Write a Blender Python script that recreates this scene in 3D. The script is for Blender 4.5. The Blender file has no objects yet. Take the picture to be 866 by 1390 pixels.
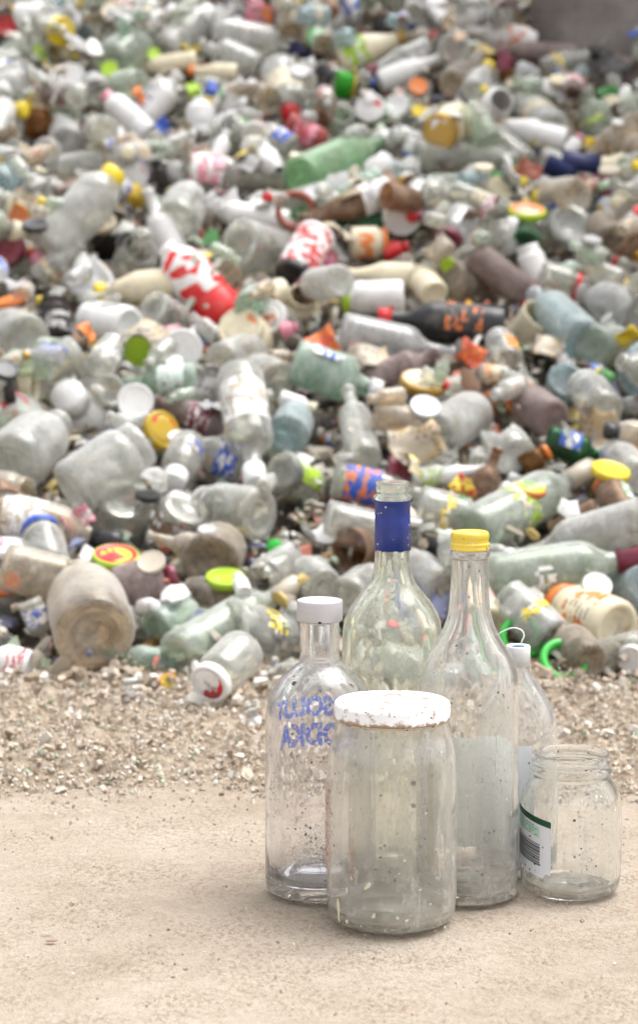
HEROES = """
jug 130 864 92 792 112 1 beige - - |big dusty milky jar lying with its speckled round base facing out=big speckled jar base
jug 160 806 240 782 74 0 mauve maroon - |squat purplish brown dirt-caked bottle behind the big speckled jar=purplish dirty bottle
lid 176 832 206 810 52 1 white white - |white oval lid tucked under the purplish dirty bottle
wine 238 890 392 806 64 1 palegreen beige - |large pale green wine bottle lying at the foot of the heap=pale green wine bottle
spirit 210 855 310 806 56 1 mint - - |broken mint green bottle behind the pale green wine bottle
wine 262 908 140 884 38 0 mint - - |half-buried thin green bottle in the rubble at the heap foot
jar 326 890 284 929 66 -1 clear white white/red |jar with white lid printed in red, lying on the rubble edge=jar with white printed lid
jar 306 856 400 888 92 1 clear - yellow/clear |big clear jar with a yellow and red flower print=flower print jar
vial 196 886 214 872 22 1 amber orange - |tiny amber vial with orange cap beside the pale green wine bottle
vial 180 950 177 925 30 0 clear white brown |small jar neck with white cap and torn brown label on the rubble
lid 230 926 236 918 26 1 yellow orange - |small bent yellow lid lying on the rubble
scrap 346 974 352 968 28 1 foil - - |crumpled silver foil piece lying on the rubble beside the silver capped bottle
sauce 40 905 -30 888 46 0 white red white/red |white bottle with red and white label at the heap foot=white bottle with red band
shard 48 898 60 890 44 1 beige - - |broken beige pottery piece at the foot of the heap
spirit 40 815 66 878 34 0 clear pink white/blue |small bottle with pink cap and blue and white label
spirit 5 768 134 800 66 0 beige - - |long dusty bottle resting against the big speckled jar
jar 10 830 8 790 46 -1 clear orange - |clear jar with orange rim standing at the heap edge
lid 158 757 163 699 64 1 red lime - |green rimmed lid with red centre lying almost flat=green and red lid
jar 300 806 262 803 42 1 beige beige - |small beige lidded jar between the purplish and green bottles
lid 306 786 308 737 54 1 lime lime - |flat yellow-green lid seen edge on
jar 390 768 350 790 56 -1 clear - - |open clear jar with its mouth facing down the heap=open mouthed jar
spirit 404 772 372 742 44 -1 clear green - |clear bottle whose narrow mouth shows a green stopper=green stoppered bottle
jug 14 632 62 574 90 1 milky - - |huge milky jar with smooth round base=huge milky jar
jar 96 668 186 602 84 1 milky - - |large smooth milky jar lying diagonally=smooth milky jar
jar 171 674 156 748 76 1 clear - - |clear jar with bright round rim facing out, dirt below it=bright rimmed jar
jar 255 686 214 752 66 1 clear - brown |clear jar with rust brown label, round base facing out=rust label jar
jug 252 606 235 656 54 -1 clear white blue/clear |round clear bottle with white knob cap and blue band=white knob bottle
jar 168 606 222 583 62 -1 clear mustard green/red |jar with big mustard yellow lid printed green and red=mustard lidded jar
sauce 332 632 243 598 52 0 clear - blue/white |bottle wrapped in torn dark blue and white label=torn blue label bottle
wine -30 690 164 738 64 0 beige black white/beige |long dusty bottle with black and gold neck cap=black necked dusty bottle
scrap 106 706 120 702 42 1 pink - - |crumpled pink paper scrap beside the bright rimmed jar
jar 68 774 48 722 60 1 clear blue - |upturned clear jar with blue lid ring=blue ringed jar
lid 12 744 16 690 58 1 white white - |white lid lying flat above the long dusty bottle
shard 40 752 46 748 26 1 green - - |small dark green glass shard by the white lid
jug 284 764 300 738 80 1 browngrey - - |dirt-darkened round jar in the hollow=dirt-dark round jar
jar 354 698 276 690 74 1 clear - - |clear jar lying level with faint green rimmed base=green rimmed jar
jar 391 591 400 566 57 1 bluegrey - - |round blue-grey jar base facing out=blue-grey jar base
spirit 322 508 347 656 66 -1 clear white white/beige |upside-down clear bottle with white cap hanging over the jars=upside-down bottle
sauce 380 640 464 692 56 1 clear white lime |clear bottle with pale round base, lime ring and white cap=lime ringed bottle
shard 440 726 452 720 40 1 white - - |broken white china piece under the white capped bottle
tum 524 742 474 746 62 -1 brown - - |open brown-stained tumbler beside the blue sleeved wine bottle
sauce 452 650 604 682 50 0 clear - blue/orange |bottle sleeved in orange, blue and yellow stripes=striped sleeve bottle
wine 495 626 476 530 48 1 clear - - |narrow grey bottle standing upright on the heap
scrap 562 606 590 596 78 1 beige - - |crusty beige clump of dried foam=crusty beige clump
scrap 540 640 552 634 40 1 maroon - - |crumpled maroon wrapper behind the blue sleeved wine bottle
spirit 566 688 668 716 62 0 clear - yellow/clear |clear bottle with pale yellow band beside the yellow capped bottle
wine 440 706 604 745 58 0 clear black - |grey bottle with black neck cap behind the blue sleeved wine bottle=black capped grey bottle
jug 700 622 664 562 60 1 milky - - |broken milky white bottle shoulder
vial 708 634 744 612 34 0 amber orange - |short amber brown jar with orange cap=amber brown jar
spirit 742 596 822 622 42 0 darkgreen blue blue/white |dark green bottle with blue and white label=dark green bottle
lid 828 640 838 592 54 1 yellow yellow - |bright yellow lid lying edge up beside the dark green bottle
jar 866 650 842 615 52 1 milky - - |milky jar beside the bright yellow lid
sauce 560 650 660 636 28 0 white - white/lime |thin white bottle with a green stripe
scrap 628 664 640 668 42 1 redyellow - - |crumpled red and yellow printed paper
shard 625 686 632 694 34 1 green - - |dark green glass shard under the red and yellow paper
wine 640 704 676 608 38 0 brown - - |brown stained bottle leaning upright=brown leaning bottle
vial 672 690 698 644 20 0 white white - |thin white tube beside the brown leaning bottle
wine 638 724 814 640 70 1 palegreen beige lime/clear |big frosted bottle with dark beige neck pointing uphill=big frosted bottle
lid 720 664 727 626 42 1 lime orange - |yellow-green lid above the big frosted bottle
tum 754 732 815 700 52 -1 brown - - |clear tumbler tipped over with brown dirt inside=tipped tumbler
jar 846 700 832 660 48 1 brown redyellow green |brown stained jar with scrap of green and red label
wine 648 790 886 756 74 0 palegreen maroon white/clear |very long frosted bottle with reddish brown neck=long frosted bottle
wine 880 702 700 758 62 0 milky - - |long milky bottle above the long frosted bottle
jar 838 854 776 832 82 1 cream orange cream/orange |cream labelled jar with orange and red rings=orange ringed jar
jar 885 800 860 806 70 1 bluegrey - - |large blue-grey jar at the edge above the orange ringed jar
scrap 836 860 846 868 56 1 beige - - |crumpled brown paper stuffed beside the orange ringed jar
vial 716 862 704 840 32 -1 clear black - |bottle with round black knob cap
ring 706 868 712 846 62 1 green green - |bright green plastic ring behind the small white capped bottle=bright green ring
ring 762 902 772 866 66 1 green green - |second bright green plastic lid lying by the blue capped bottle
spirit 868 876 764 904 44 0 clear navy - |bottle with long dark blue neck sleeve at the heap foot=blue necked bottle
jar 880 880 856 896 46 -1 clear white - |jar with white ring mouth beside the orange ringed jar
jar 748 868 694 812 64 1 milky - yellow/clear |milky jar with pale yellow patch by the black knob cap
jar 176 443 118 430 56 1 white white - |jar with round white base disc facing out=white disc jar
lid 190 476 186 500 46 1 lime lime - |acid yellow-green lid below the white disc jar=acid green lid
lid 248 473 252 478 54 1 white white - |plain pale oval lid beside the acid green lid
jar 206 418 248 442 52 1 clear pink - |clear jar with small pink cap
plastic 308 434 224 334 66 0 redend - - |white and red plastic bottle with bright red end=white and red plastic bottle
sauce 236 384 130 396 44 0 cream yellow cream/red |cream and red bottle with yellow cap=yellow capped cream bottle
jar 40 460 -6 442 66 1 clear - - |clear jar with oval base facing out at the edge
jar 72 458 75 402 44 0 dark - black/white |dark jar with black and white label=black label jar
lid 17 408 6 370 42 1 orange orange - |orange lid seen edge on
vial 80 420 52 406 20 1 clear yellow - |small vial with yellow cap beside the orange lid
scrap 118 450 130 430 30 1 orange - - |twisted orange plastic strip
jug 124 586 91 536 76 -1 white white - |white plastic jug with small round hole in its spout=white jug with spout
wine 152 530 44 548 50 1 clear - grey/clear |clear bottle with grey striped body and pale base
lid 184 545 190 536 50 1 white white - |white oval lid above the mustard lidded jar
spirit 268 514 168 520 44 0 mint - mint/white |pale rectangular bottle with mint edges
wine 302 582 208 542 42 0 mauve - maroon/white |long bottle in torn maroon wrapper
lid 12 560 16 548 60 1 white red - |white lid with red edge beside the greenish jar
jar 30 590 10 556 72 1 palegreen - - |greenish jar in the corner above the huge milky jar
jar 388 452 364 430 56 -1 clear white white/orange |jar with white lid showing an orange curved print=orange print lid
jar 346 480 326 444 70 -1 cream cream cream/orange |dome-topped cream jar with orange and purple stripes=striped dome jar
vial 380 450 404 444 22 0 pink pink - |small pink vial beside the orange print lid
jar 300 496 336 474 60 1 clear - - |clear jar with small round base below the striped dome jar
jar 379 518 344 500 56 1 clear - - |clear jar with pale disc base above the blue-grey jar
jar 402 440 412 400 50 -1 cream - - |open cream jar with thick rim facing out=open cream jar
jar 548 402 466 405 46 0 white lime - |white jar lying level with lime green lid=lime lidded jar
wine 684 444 514 430 56 0 black red black/redyellow |black bottle with red tip and colourful printed label=black bottle
scrap 434 470 446 468 54 1 redorange - - |torn red-orange paper beside the mint crushed bottle
wine 462 450 616 482 54 0 grey - - |long grey see-through bottle below the black bottle=long grey bottle
wine 502 522 596 478 44 0 mauve - - |purplish grey bottle under the long grey bottle
spirit 398 490 516 532 64 0 mint white white/blue |crushed mint green bottle with blue and white neck label=mint crushed bottle
lid 574 520 584 464 64 1 cream gold - |cream lid with golden rim=gold rimmed lid
spirit 606 376 706 424 56 1 browngrey - - |brown-grey bottle lying above the black bottle
jar 640 344 724 408 44 0 mauve red - |long purple-grey jar with red lid ring=purple-grey jar
jar 732 374 784 390 44 0 clear red - |clear jar with dark red lid on its side=dark red lidded jar
tum 702 476 736 428 58 -1 cream - - |cream tinted tumbler beside the black bottle end=cream tumbler
jar 690 494 680 458 44 1 clear - orange/yellow |jar with bright orange square label=orange label jar
spirit 792 464 744 392 62 1 bluegrey - - |bluish frosted bottle standing tilted=bluish frosted bottle
jar 801 470 850 466 60 1 palegreen - - |round glass jar with pale green disc base facing out=pale green disc jar
scrap 853 456 862 470 34 1 yellow - - |curled bright yellow plastic strip
jug 866 430 800 392 60 1 grey - - |grey bottle with white fragment resting on it
scrap 639 481 650 480 42 1 redorange - - |reddish printed paper below the black bottle
shard 636 518 650 512 40 1 brown - - |dark brown bottle fragment beside the gold rimmed lid
spirit 588 592 674 543 68 1 milky orange - |big milky bottle with orange and yellow cap=orange capped milky bottle
jar 767 515 772 530 50 1 bluegrey - - |small glass bowl with pale round base
jar 822 560 800 520 56 1 clear - - |clear jar tilted below the small glass bowl
vial 830 520 806 506 26 0 green yellow - |little green bottle with yellow cap
vial 846 552 872 545 24 0 grey red - |grey vial with red cap at the edge
jar 750 570 716 540 56 1 mauve orange - |lilac tinted jar with small orange cap
vial 764 492 759 476 16 0 white white - |tiny white cap vial
plastic 66 342 152 228 66 1 milky yellow - |large frosted bottle with yellow cap=large frosted yellow capped bottle
jar 24 362 7 336 62 -1 clear maroon - |jar with big round maroon lid=maroon lidded jar
jar 141 338 139 300 44 -1 dark cream - |dark jar with round cream cap=cream capped dark jar
jar 168 372 190 338 58 -1 clear - - |open glass jar with dark round mouth facing out=dark mouthed jar
wine 244 366 200 258 42 0 white - - |white bottle with thin long neck pointing uphill=thin white neck
sauce 52 382 112 334 42 0 clear - tan/clear |small clear bottle with tan label
vial 58 356 42 342 22 0 pink red - |pinkish red capped vial beside the maroon lid
lid 21 296 24 300 42 1 redyellow gold - |yellow rimmed lid with red top=yellow rimmed red lid
jar 66 233 140 216 34 0 milky - - |milky flattened jar above the frosted yellow capped bottle
lid 183 236 192 246 42 1 white purple - |white lid with dark purple rim=purple rimmed lid
vial 224 256 212 218 20 0 dark black - |small black rectangular cap vial
jar 240 306 250 262 64 1 clear - - |dusty clear jar beside the thin white neck
sauce 246 230 388 246 48 0 clear - white/pink |long clear bottle with pink bands and yellow tint
scrap 184 268 196 274 36 1 mustard - - |brown yellow plastic strip
shard 287 326 292 318 32 1 green - - |small bright green shard
wine 406 242 524 166 60 1 glassgreen white - |big green bottle with round green base and white cap=big green bottle
ring 401 288 404 278 56 1 redbrown - - |reddish brown plastic ring below the big green bottle=reddish ring
wine 392 304 264 280 36 0 white - - |white slim bottle lying above the dusty jar
jar 322 330 388 346 72 1 clear - - |dusty round based jar above the white and red bottle=dusty round jar
can 430 314 398 376 56 -1 white black white/red |white can with red lettering and black rim=white and red can
vial 448 345 440 362 24 -1 pink magenta - |vial with magenta cap=magenta cap
jar 476 330 524 328 44 0 cream orange orange/cream |cream jar with orange rim
vial 520 344 554 334 24 0 red red - |bright red capped vial
lid 546 294 556 320 54 1 white white - |white oval lid with small centre mark=white oval lid
shard 512 222 520 214 42 1 white - - |bright white broken china piece above the white oval lid
jar 568 192 558 214 32 0 white blue - |white jar with bright blue cap=bright blue cap
spirit 532 302 454 306 42 0 darkgreen - - |dark green bottle buried beside the white oval lid
sauce 562 376 470 372 38 0 cream - - |cream coloured bottle lying above the lime lidded jar
plastic 562 212 702 216 44 0 clear - - |long clear plastic bottle lying level=long clear plastic bottle
vial 680 244 664 236 16 0 green green - |tiny vivid green cap vial
shard 677 258 690 250 40 1 cream - - |white china wedge below the long clear plastic bottle
lid 715 288 717 242 52 1 orange lime - |green rimmed lid with orange top, edge on
jar 774 302 764 330 60 1 milky - - |round milky jar with yellowed lower rim
vial 826 302 824 258 28 0 white maroon yellow/red |white bottle with maroon cap and red and yellow label=maroon capped white bottle
jar 834 328 822 300 50 1 browngrey - - |brown grey ribbed jar below the maroon capped bottle
jar 732 388 715 334 38 0 white - - |upright white jar above the black bottle
vial 852 366 834 354 24 0 clear red - |vial with dark red cap under the ribbed jar
lid 608 360 604 372 22 1 lime lime - |small bright lime cap
jar 690 350 672 304 44 0 clear - - |tall clear jar leaning above the purple-grey jar
jug 712 334 722 312 44 1 darkgreen - - |dark green glass lump beside the tall clear jar
jar 590 400 572 372 40 1 cream cream - |cream topped jar above the black bottle neck
spirit 740 222 792 246 28 0 navy red - |dark navy bottle with red edge
scrap 718 230 730 226 34 1 redbrown - - |rusty red paper beside the dark navy bottle
wine 882 156 786 220 36 0 beige - - |long beige bottle lying below the concrete wall=long beige bottle
vial 770 208 788 184 20 0 white pink - |white bottle with pink cap
sauce 766 192 664 164 38 0 white orange white/yellow |white bottle with orange tip and yellow stripe=orange tipped bottle
spirit 728 58 628 40 38 0 white - white/redyellow |white bottle with red and yellow printed label near the wall=red and yellow label bottle
wine 782 76 662 66 30 0 mauve - - |pinkish grey bottle below the wall corner
shard 684 82 696 80 36 1 maroon - - |dark red glass shard under the pinkish bottle
sauce 612 114 656 58 40 1 beige - - |cone shaped beige bottle
vial 690 108 684 90 24 0 amber orange - |orange glass vial with yellow cap
vial 812 134 832 124 24 0 green green - |bright green cap vial below the wall
sauce 736 98 810 70 36 0 clear black yellow/clear |clear bottle with black neck and gold band=black necked clear bottle
vial 792 60 774 42 28 0 white redorange - |white bottle with red-orange tip by the wall
jar 830 66 808 40 36 1 clear - - |pale upright jar in front of the wall
scrap 833 93 850 90 46 1 dark - - |crumpled dark plastic below the wall
jar 860 100 832 84 38 1 mauve - - |pinkish jar beside the dark plastic
spirit 818 186 794 122 44 0 palegreen - lime/clear |pale green bottle with yellow-green band
spirit 752 176 718 118 48 1 milky - cream/clear |pale milky bottle above the orange tipped bottle=pale milky bottle
plastic 378 82 396 158 52 -1 milky red cream |cream and clear bottle pointing down with red cap=red capped cream bottle
spirit 388 168 462 208 38 0 redglass - pink/red |pinkish red glass bottle above the big green bottle=pinkish red bottle
jar 456 114 480 118 38 0 brightgreen mustard - |bright green jar with orange-yellow lid=bright green jar
jar 512 160 502 146 46 -1 green white white/red |green rimmed white lid with red centre print
jar 552 156 537 144 38 -1 clear white white/orange |small jar with orange print on white lid
vial 488 104 506 112 22 0 clear blue - |clear vial with bright blue cap
sauce 458 84 552 48 46 0 cream gold lime/white |white bottle with lime label and gold cap=gold capped lime label bottle
wine 288 48 420 70 52 0 milky navy - |milky bottle with dark navy cap=navy capped bottle
vial 306 76 292 62 20 0 clear red - |vial with round red cap
vial 520 44 518 22 28 0 dark brown - |dark vial with brown cap near the heap top
scrap 352 18 366 10 56 1 pinkorange - - |bag of pinkish and orange plastic
scrap 468 8 486 6 44 1 whiteblue - - |crumpled white and blue wrapper near the top edge
sauce 514 112 598 78 32 0 white - - |slim white bottle pointing toward the wall
lid 567 117 572 108 26 1 orange orange - |small orange lid near the slim white bottle
lid 567 150 570 144 18 1 yellow yellow - |tiny yellow lid near the slim white bottle
scrap 439 104 444 96 36 1 dark - - |black plastic lump beside the bright green jar
jar 452 178 464 154 40 -1 palegreen - - |open greenish jar above the big green bottle
jar -6 44 8 34 36 -1 clear red - |jar with red lid in the corner
jar 40 92 46 48 44 0 clear - lime/white |clear jar with lime green label=lime label jar
jug 150 88 196 36 60 1 palegreen - - |wide pale greenish bottle near the top
plastic 222 74 278 4 50 1 milky white - |milky bottle with white end pointing up=white ended milky bottle
vial 224 46 214 34 18 0 clear blue - |vial with royal blue cap
lid 149 94 150 88 24 1 lime lime - |round lime green cap on the heap
lid 208 73 212 66 20 1 lime lime - |smaller lime cap above the blue label bottle
spirit 192 164 244 100 42 0 white - white/blue |white bottle with blue and pink label=blue label bottle
plastic 200 184 142 128 38 0 white pink - |white bottle with pink neck ring=pink neck bottle
plastic 276 190 270 132 40 0 white - - |matte white bottle standing upright
jar 52 186 54 150 40 0 amber - - |amber brown square jar=amber square jar
scrap 52 142 70 136 46 1 cream - - |layered cream and yellow cardboard
lid 96 106 104 98 42 1 white white - |oval white lid above the pink neck bottle
vial 118 92 106 76 22 0 clear yellow - |clear vial with yellow cap
vial 96 74 80 66 24 0 cream gold - |cream vial with pale gold cap
scrap 220 170 228 166 22 1 blue - - |bright blue plastic scrap
jug 92 196 80 162 48 1 grey - - |grey crinkled bottle beside the amber square jar
scrap 189 128 200 118 24 1 orange - - |twisted orange plastic stick
scrap 263 124 274 130 26 1 lime - - |acid yellow wrapper beside the bright blue wrapper
scrap 287 119 296 116 24 1 blue - - |bright blue wrapper beside the acid yellow one
sauce 322 100 256 96 26 0 cream orange - |cream tube bottle with orange cap
wine 268 82 170 96 28 0 cream - - |slim cream bottle lying level near the top
spirit 350 96 270 60 46 0 milky - - |milky white bottle beside the navy capped bottle
jar 470 812 504 790 56 1 clear - yellow/clear |clear jar with yellow-orange print behind the blue sleeved bottle
jug 440 800 408 770 56 1 clear - - |round clear jar behind the silver capped bottle
wine 330 760 200 728 40 0 beige - - |dusty bottle wedged under the rust label jar
jar 600 800 560 770 60 1 milky - - |milky jar directly behind the yellow capped bottle
jar 660 850 640 810 60 1 cream - pink/clear |cream jar with faint pink label behind the small capped bottle
jug 800 900 770 860 56 1 browngrey - - |brown-grey jar between the two green lids
"""
import bpy, math, random
import numpy as np
from mathutils import Vector, Matrix, noise as mnoise
R = math.radians
rnd = random.Random(11)
scn = bpy.context.scene
COL = scn.collection

# ------------------------------------------------------------------ camera model
F = 3069.0; PITCH = R(6.0); CAMH = 0.50
FWD = Vector((0, math.cos(PITCH), -math.sin(PITCH)))
UP = Vector((0, math.sin(PITCH), math.cos(PITCH)))
RT = Vector((1, 0, 0))
CAM = Vector((0, 0, CAMH))
def ray(px, py):
    return RT*((px-433)/F) + UP*(-(py-650)/F) + FWD
def project(P):
    d = P-CAM; z = d.dot(FWD)
    return 433+F*d.dot(RT)/z, 650-F*d.dot(UP)/z, z
YF = 2.50; SL = R(23.0); TS = math.tan(SL)
def surf(x, y):
    return max(0.0, (y-YF)*TS)
def hgt(P):
    if P.y < YF: return P.z
    return min((P.z-(P.y-YF)*TS)*math.cos(SL), 9)
def hit(px, py, h):
    d = ray(px, py); a, b = 1.2, 9.0
    for _ in range(48):
        m = (a+b)/2
        if hgt(CAM+d*m) > h: a = m
        else: b = m
    return CAM+d*a

# ------------------------------------------------------------------ object helpers
def link(name, data, parent=None):
    o = bpy.data.objects.new(name, data); COL.objects.link(o)
    if parent: o.parent = parent
    return o
def tag(o, label=None, cat=None, group=None, kind=None):
    for k, v in (('label', label), ('category', cat), ('group', group), ('kind', kind)):
        if v: o[k] = v
    return o
def mesh(name, vs, fs, mats, smooth=True, mi=None):
    me = bpy.data.meshes.new(name); me.from_pydata(vs, [], fs)
    for m in (mats if isinstance(mats, (list, tuple)) else [mats]): me.materials.append(m)
    if smooth: me.polygons.foreach_set('use_smooth', [True]*len(fs))
    if mi: me.polygons.foreach_set('material_index', mi)
    me.update(); return me
def lathe_data(prof, seg=28, fn=None):
    vs, fs, rings = [], [], []
    for i, (r, z) in enumerate(prof):
        if r < 1e-6:
            rings.append([len(vs)]); vs.append((0, 0, z))
        else:
            ring = []
            for k in range(seg):
                a = 2*math.pi*k/seg
                rr, zz = (fn(r, z, a, i) if fn else (r, z))
                ring.append(len(vs)); vs.append((rr*math.cos(a), rr*math.sin(a), zz))
            rings.append(ring)
    for A, B in zip(rings, rings[1:]):
        if len(A) == 1 and len(B) == 1: continue
        for k in range(seg):
            k2 = (k+1) % seg
            if len(A) == 1: fs.append((A[0], B[k2], B[k]))
            elif len(B) == 1: fs.append((A[k], A[k2], B[0]))
            else: fs.append((A[k], A[k2], B[k2], B[k]))
    return vs, fs
def chaikin(p, n=2):
    for _ in range(n):
        q = [p[0]]
        for a, b in zip(p, p[1:]):
            q.append((a[0]*.75+b[0]*.25, a[1]*.75+b[1]*.25)); q.append((a[0]*.25+b[0]*.75, a[1]*.25+b[1]*.75))
        q.append(p[-1]); p = q
    return p
def lathe(name, prof, mat, seg=28, smooth=True, fn=None):
    v, f = lathe_data(prof, seg, fn)
    return mesh(name, v, f, mat, smooth)

# ------------------------------------------------------------------ materials
class NT:
    def __init__(s, name):
        s.m = bpy.data.materials.new(name); s.m.use_nodes = True; s.t = s.m.node_tree; s.t.nodes.clear()
        s.out = s.n('ShaderNodeOutputMaterial')
    def n(s, typ, **kw):
        x = s.t.nodes.new(typ)
        for k, v in kw.items():
            if k.startswith('_'): x.inputs[k[1:].replace('_', ' ')].default_value = v
            else: setattr(x, k, v)
        return x
    def l(s, a, b): s.t.links.new(a, b)
    def coords(s, scale=1.0, rand=True):
        tc = s.n('ShaderNodeTexCoord'); o = tc.outputs['Object']
        if rand:
            oi = s.n('ShaderNodeObjectInfo'); mu = s.n('ShaderNodeMath', operation='MULTIPLY'); mu.inputs[1].default_value = 37.0
            s.l(oi.outputs['Random'], mu.inputs[0])
            va = s.n('ShaderNodeVectorMath', operation='ADD'); s.l(o, va.inputs[0]); s.l(mu.outputs[0], va.inputs[1]); o = va.outputs[0]
        return o
    def noise(s, co, scale, detail=4, rough=.55):
        x = s.n('ShaderNodeTexNoise'); x.inputs['Scale'].default_value = scale; x.inputs['Detail'].default_value = detail
        x.inputs['Roughness'].default_value = rough; s.l(co, x.inputs['Vector']); return x.outputs['Fac']
    def ramp(s, fac, stops):
        x = s.n('ShaderNodeValToRGB'); e = x.color_ramp.elements
        while len(e) < len(stops): e.new(.5)
        for q, (p, c) in zip(e, stops):
            q.position = p; q.color = (c, c, c, 1) if isinstance(c, (int, float)) else (*c, 1)
        s.l(fac, x.inputs[0]); return x.outputs[0]
    def mixc(s, fac, a, b):
        x = s.n('ShaderNodeMix', data_type='RGBA')
        for sock, v in ((x.inputs[0], fac), (x.inputs[6], a), (x.inputs[7], b)):
            if hasattr(v, 'is_linked'): s.l(v, sock)
            else: sock.default_value = v if isinstance(v, (int, float)) else (*v, 1)
        return x.outputs[2]
    def mixs(s, fac, a, b):
        x = s.n('ShaderNodeMixShader')
        if hasattr(fac, 'is_linked'): s.l(fac, x.inputs[0])
        else: x.inputs[0].default_value = fac
        s.l(a, x.inputs[1]); s.l(b, x.inputs[2]); return x.outputs[0]
    def math(s, op, a, b=0.0):
        x = s.n('ShaderNodeMath', operation=op)
        for i, v in enumerate((a, b)):
            if hasattr(v, 'is_linked'): s.l(v, x.inputs[i])
            else: x.inputs[i].default_value = v
        return x.outputs[0]
    def specks(s, co, scale, keep, size):
        """small sparse round specks: 1 inside a speck"""
        v = s.n('ShaderNodeTexVoronoi'); v.inputs['Scale'].default_value = scale; s.l(co, v.inputs['Vector'])
        sep = s.n('ShaderNodeSeparateColor'); s.l(v.outputs['Color'], sep.inputs[0])
        a = s.math('LESS_THAN', v.outputs['Distance'], size); b = s.math('LESS_THAN', sep.outputs[0], keep)
        return s.math('MULTIPLY', a, b)
    def bump(s, h, strength=.3, dist=.001):
        b = s.n('ShaderNodeBump'); b.inputs['Strength'].default_value = strength; b.inputs['Distance'].default_value = dist
        s.l(h, b.inputs['Height']); return b.outputs[0]
    def done(s, sh): s.l(sh, s.out.inputs['Surface']); return s.m
    def prin(s, col, rough=.5, **kw):
        p = s.n('ShaderNodeBsdfPrincipled')
        if hasattr(col, 'is_linked'): s.l(col, p.inputs['Base Color'])
        else: p.inputs['Base Color'].default_value = (*col, 1)
        if hasattr(rough, 'is_linked'): s.l(rough, p.inputs['Roughness'])
        else: p.inputs['Roughness'].default_value = rough
        for k, v in kw.items(): p.inputs[k.replace('_', ' ')].default_value = v
        return p

C = dict(beige=(.50, .44, .35), mauve=(.27, .19, .18), maroon=(.16, .012, .035), white=(.78, .77, .76), palegreen=(.66, .72, .63), mint=(.58, .70, .61),
    yellow=(.80, .60, .03), mustard=(.55, .36, .02), red=(.60, .015, .02), orange=(.75, .20, .03), lime=(.40, .62, .03), green=(.03, .48, .05), navy=(.015, .02, .10),
    blue=(.03, .10, .50), pink=(.75, .28, .36), black=(.015, .015, .018), brown=(.22, .12, .065), gold=(.50, .30, .06), cream=(.72, .64, .46), purple=(.12, .07, .22),
    magenta=(.60, .01, .28), tan=(.50, .36, .19), dark=(.04, .037, .04), grey=(.42, .42, .42), clear=(.68, .68, .64), milky=(.74, .75, .72), bluegrey=(.50, .58, .60),
    browngrey=(.32, .27, .22), amber=(.32, .13, .02), darkgreen=(.03, .11, .06), redyellow=(.70, .18, .04), redorange=(.68, .09, .03), redbrown=(.30, .07, .04),
    pinkorange=(.75, .38, .26), whiteblue=(.50, .60, .80), foil=(.62, .62, .62), redglass=(.60, .20, .20), brightgreen=(.06, .50, .05), glassgreen=(.52, .78, .54))
MC = {}
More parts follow.
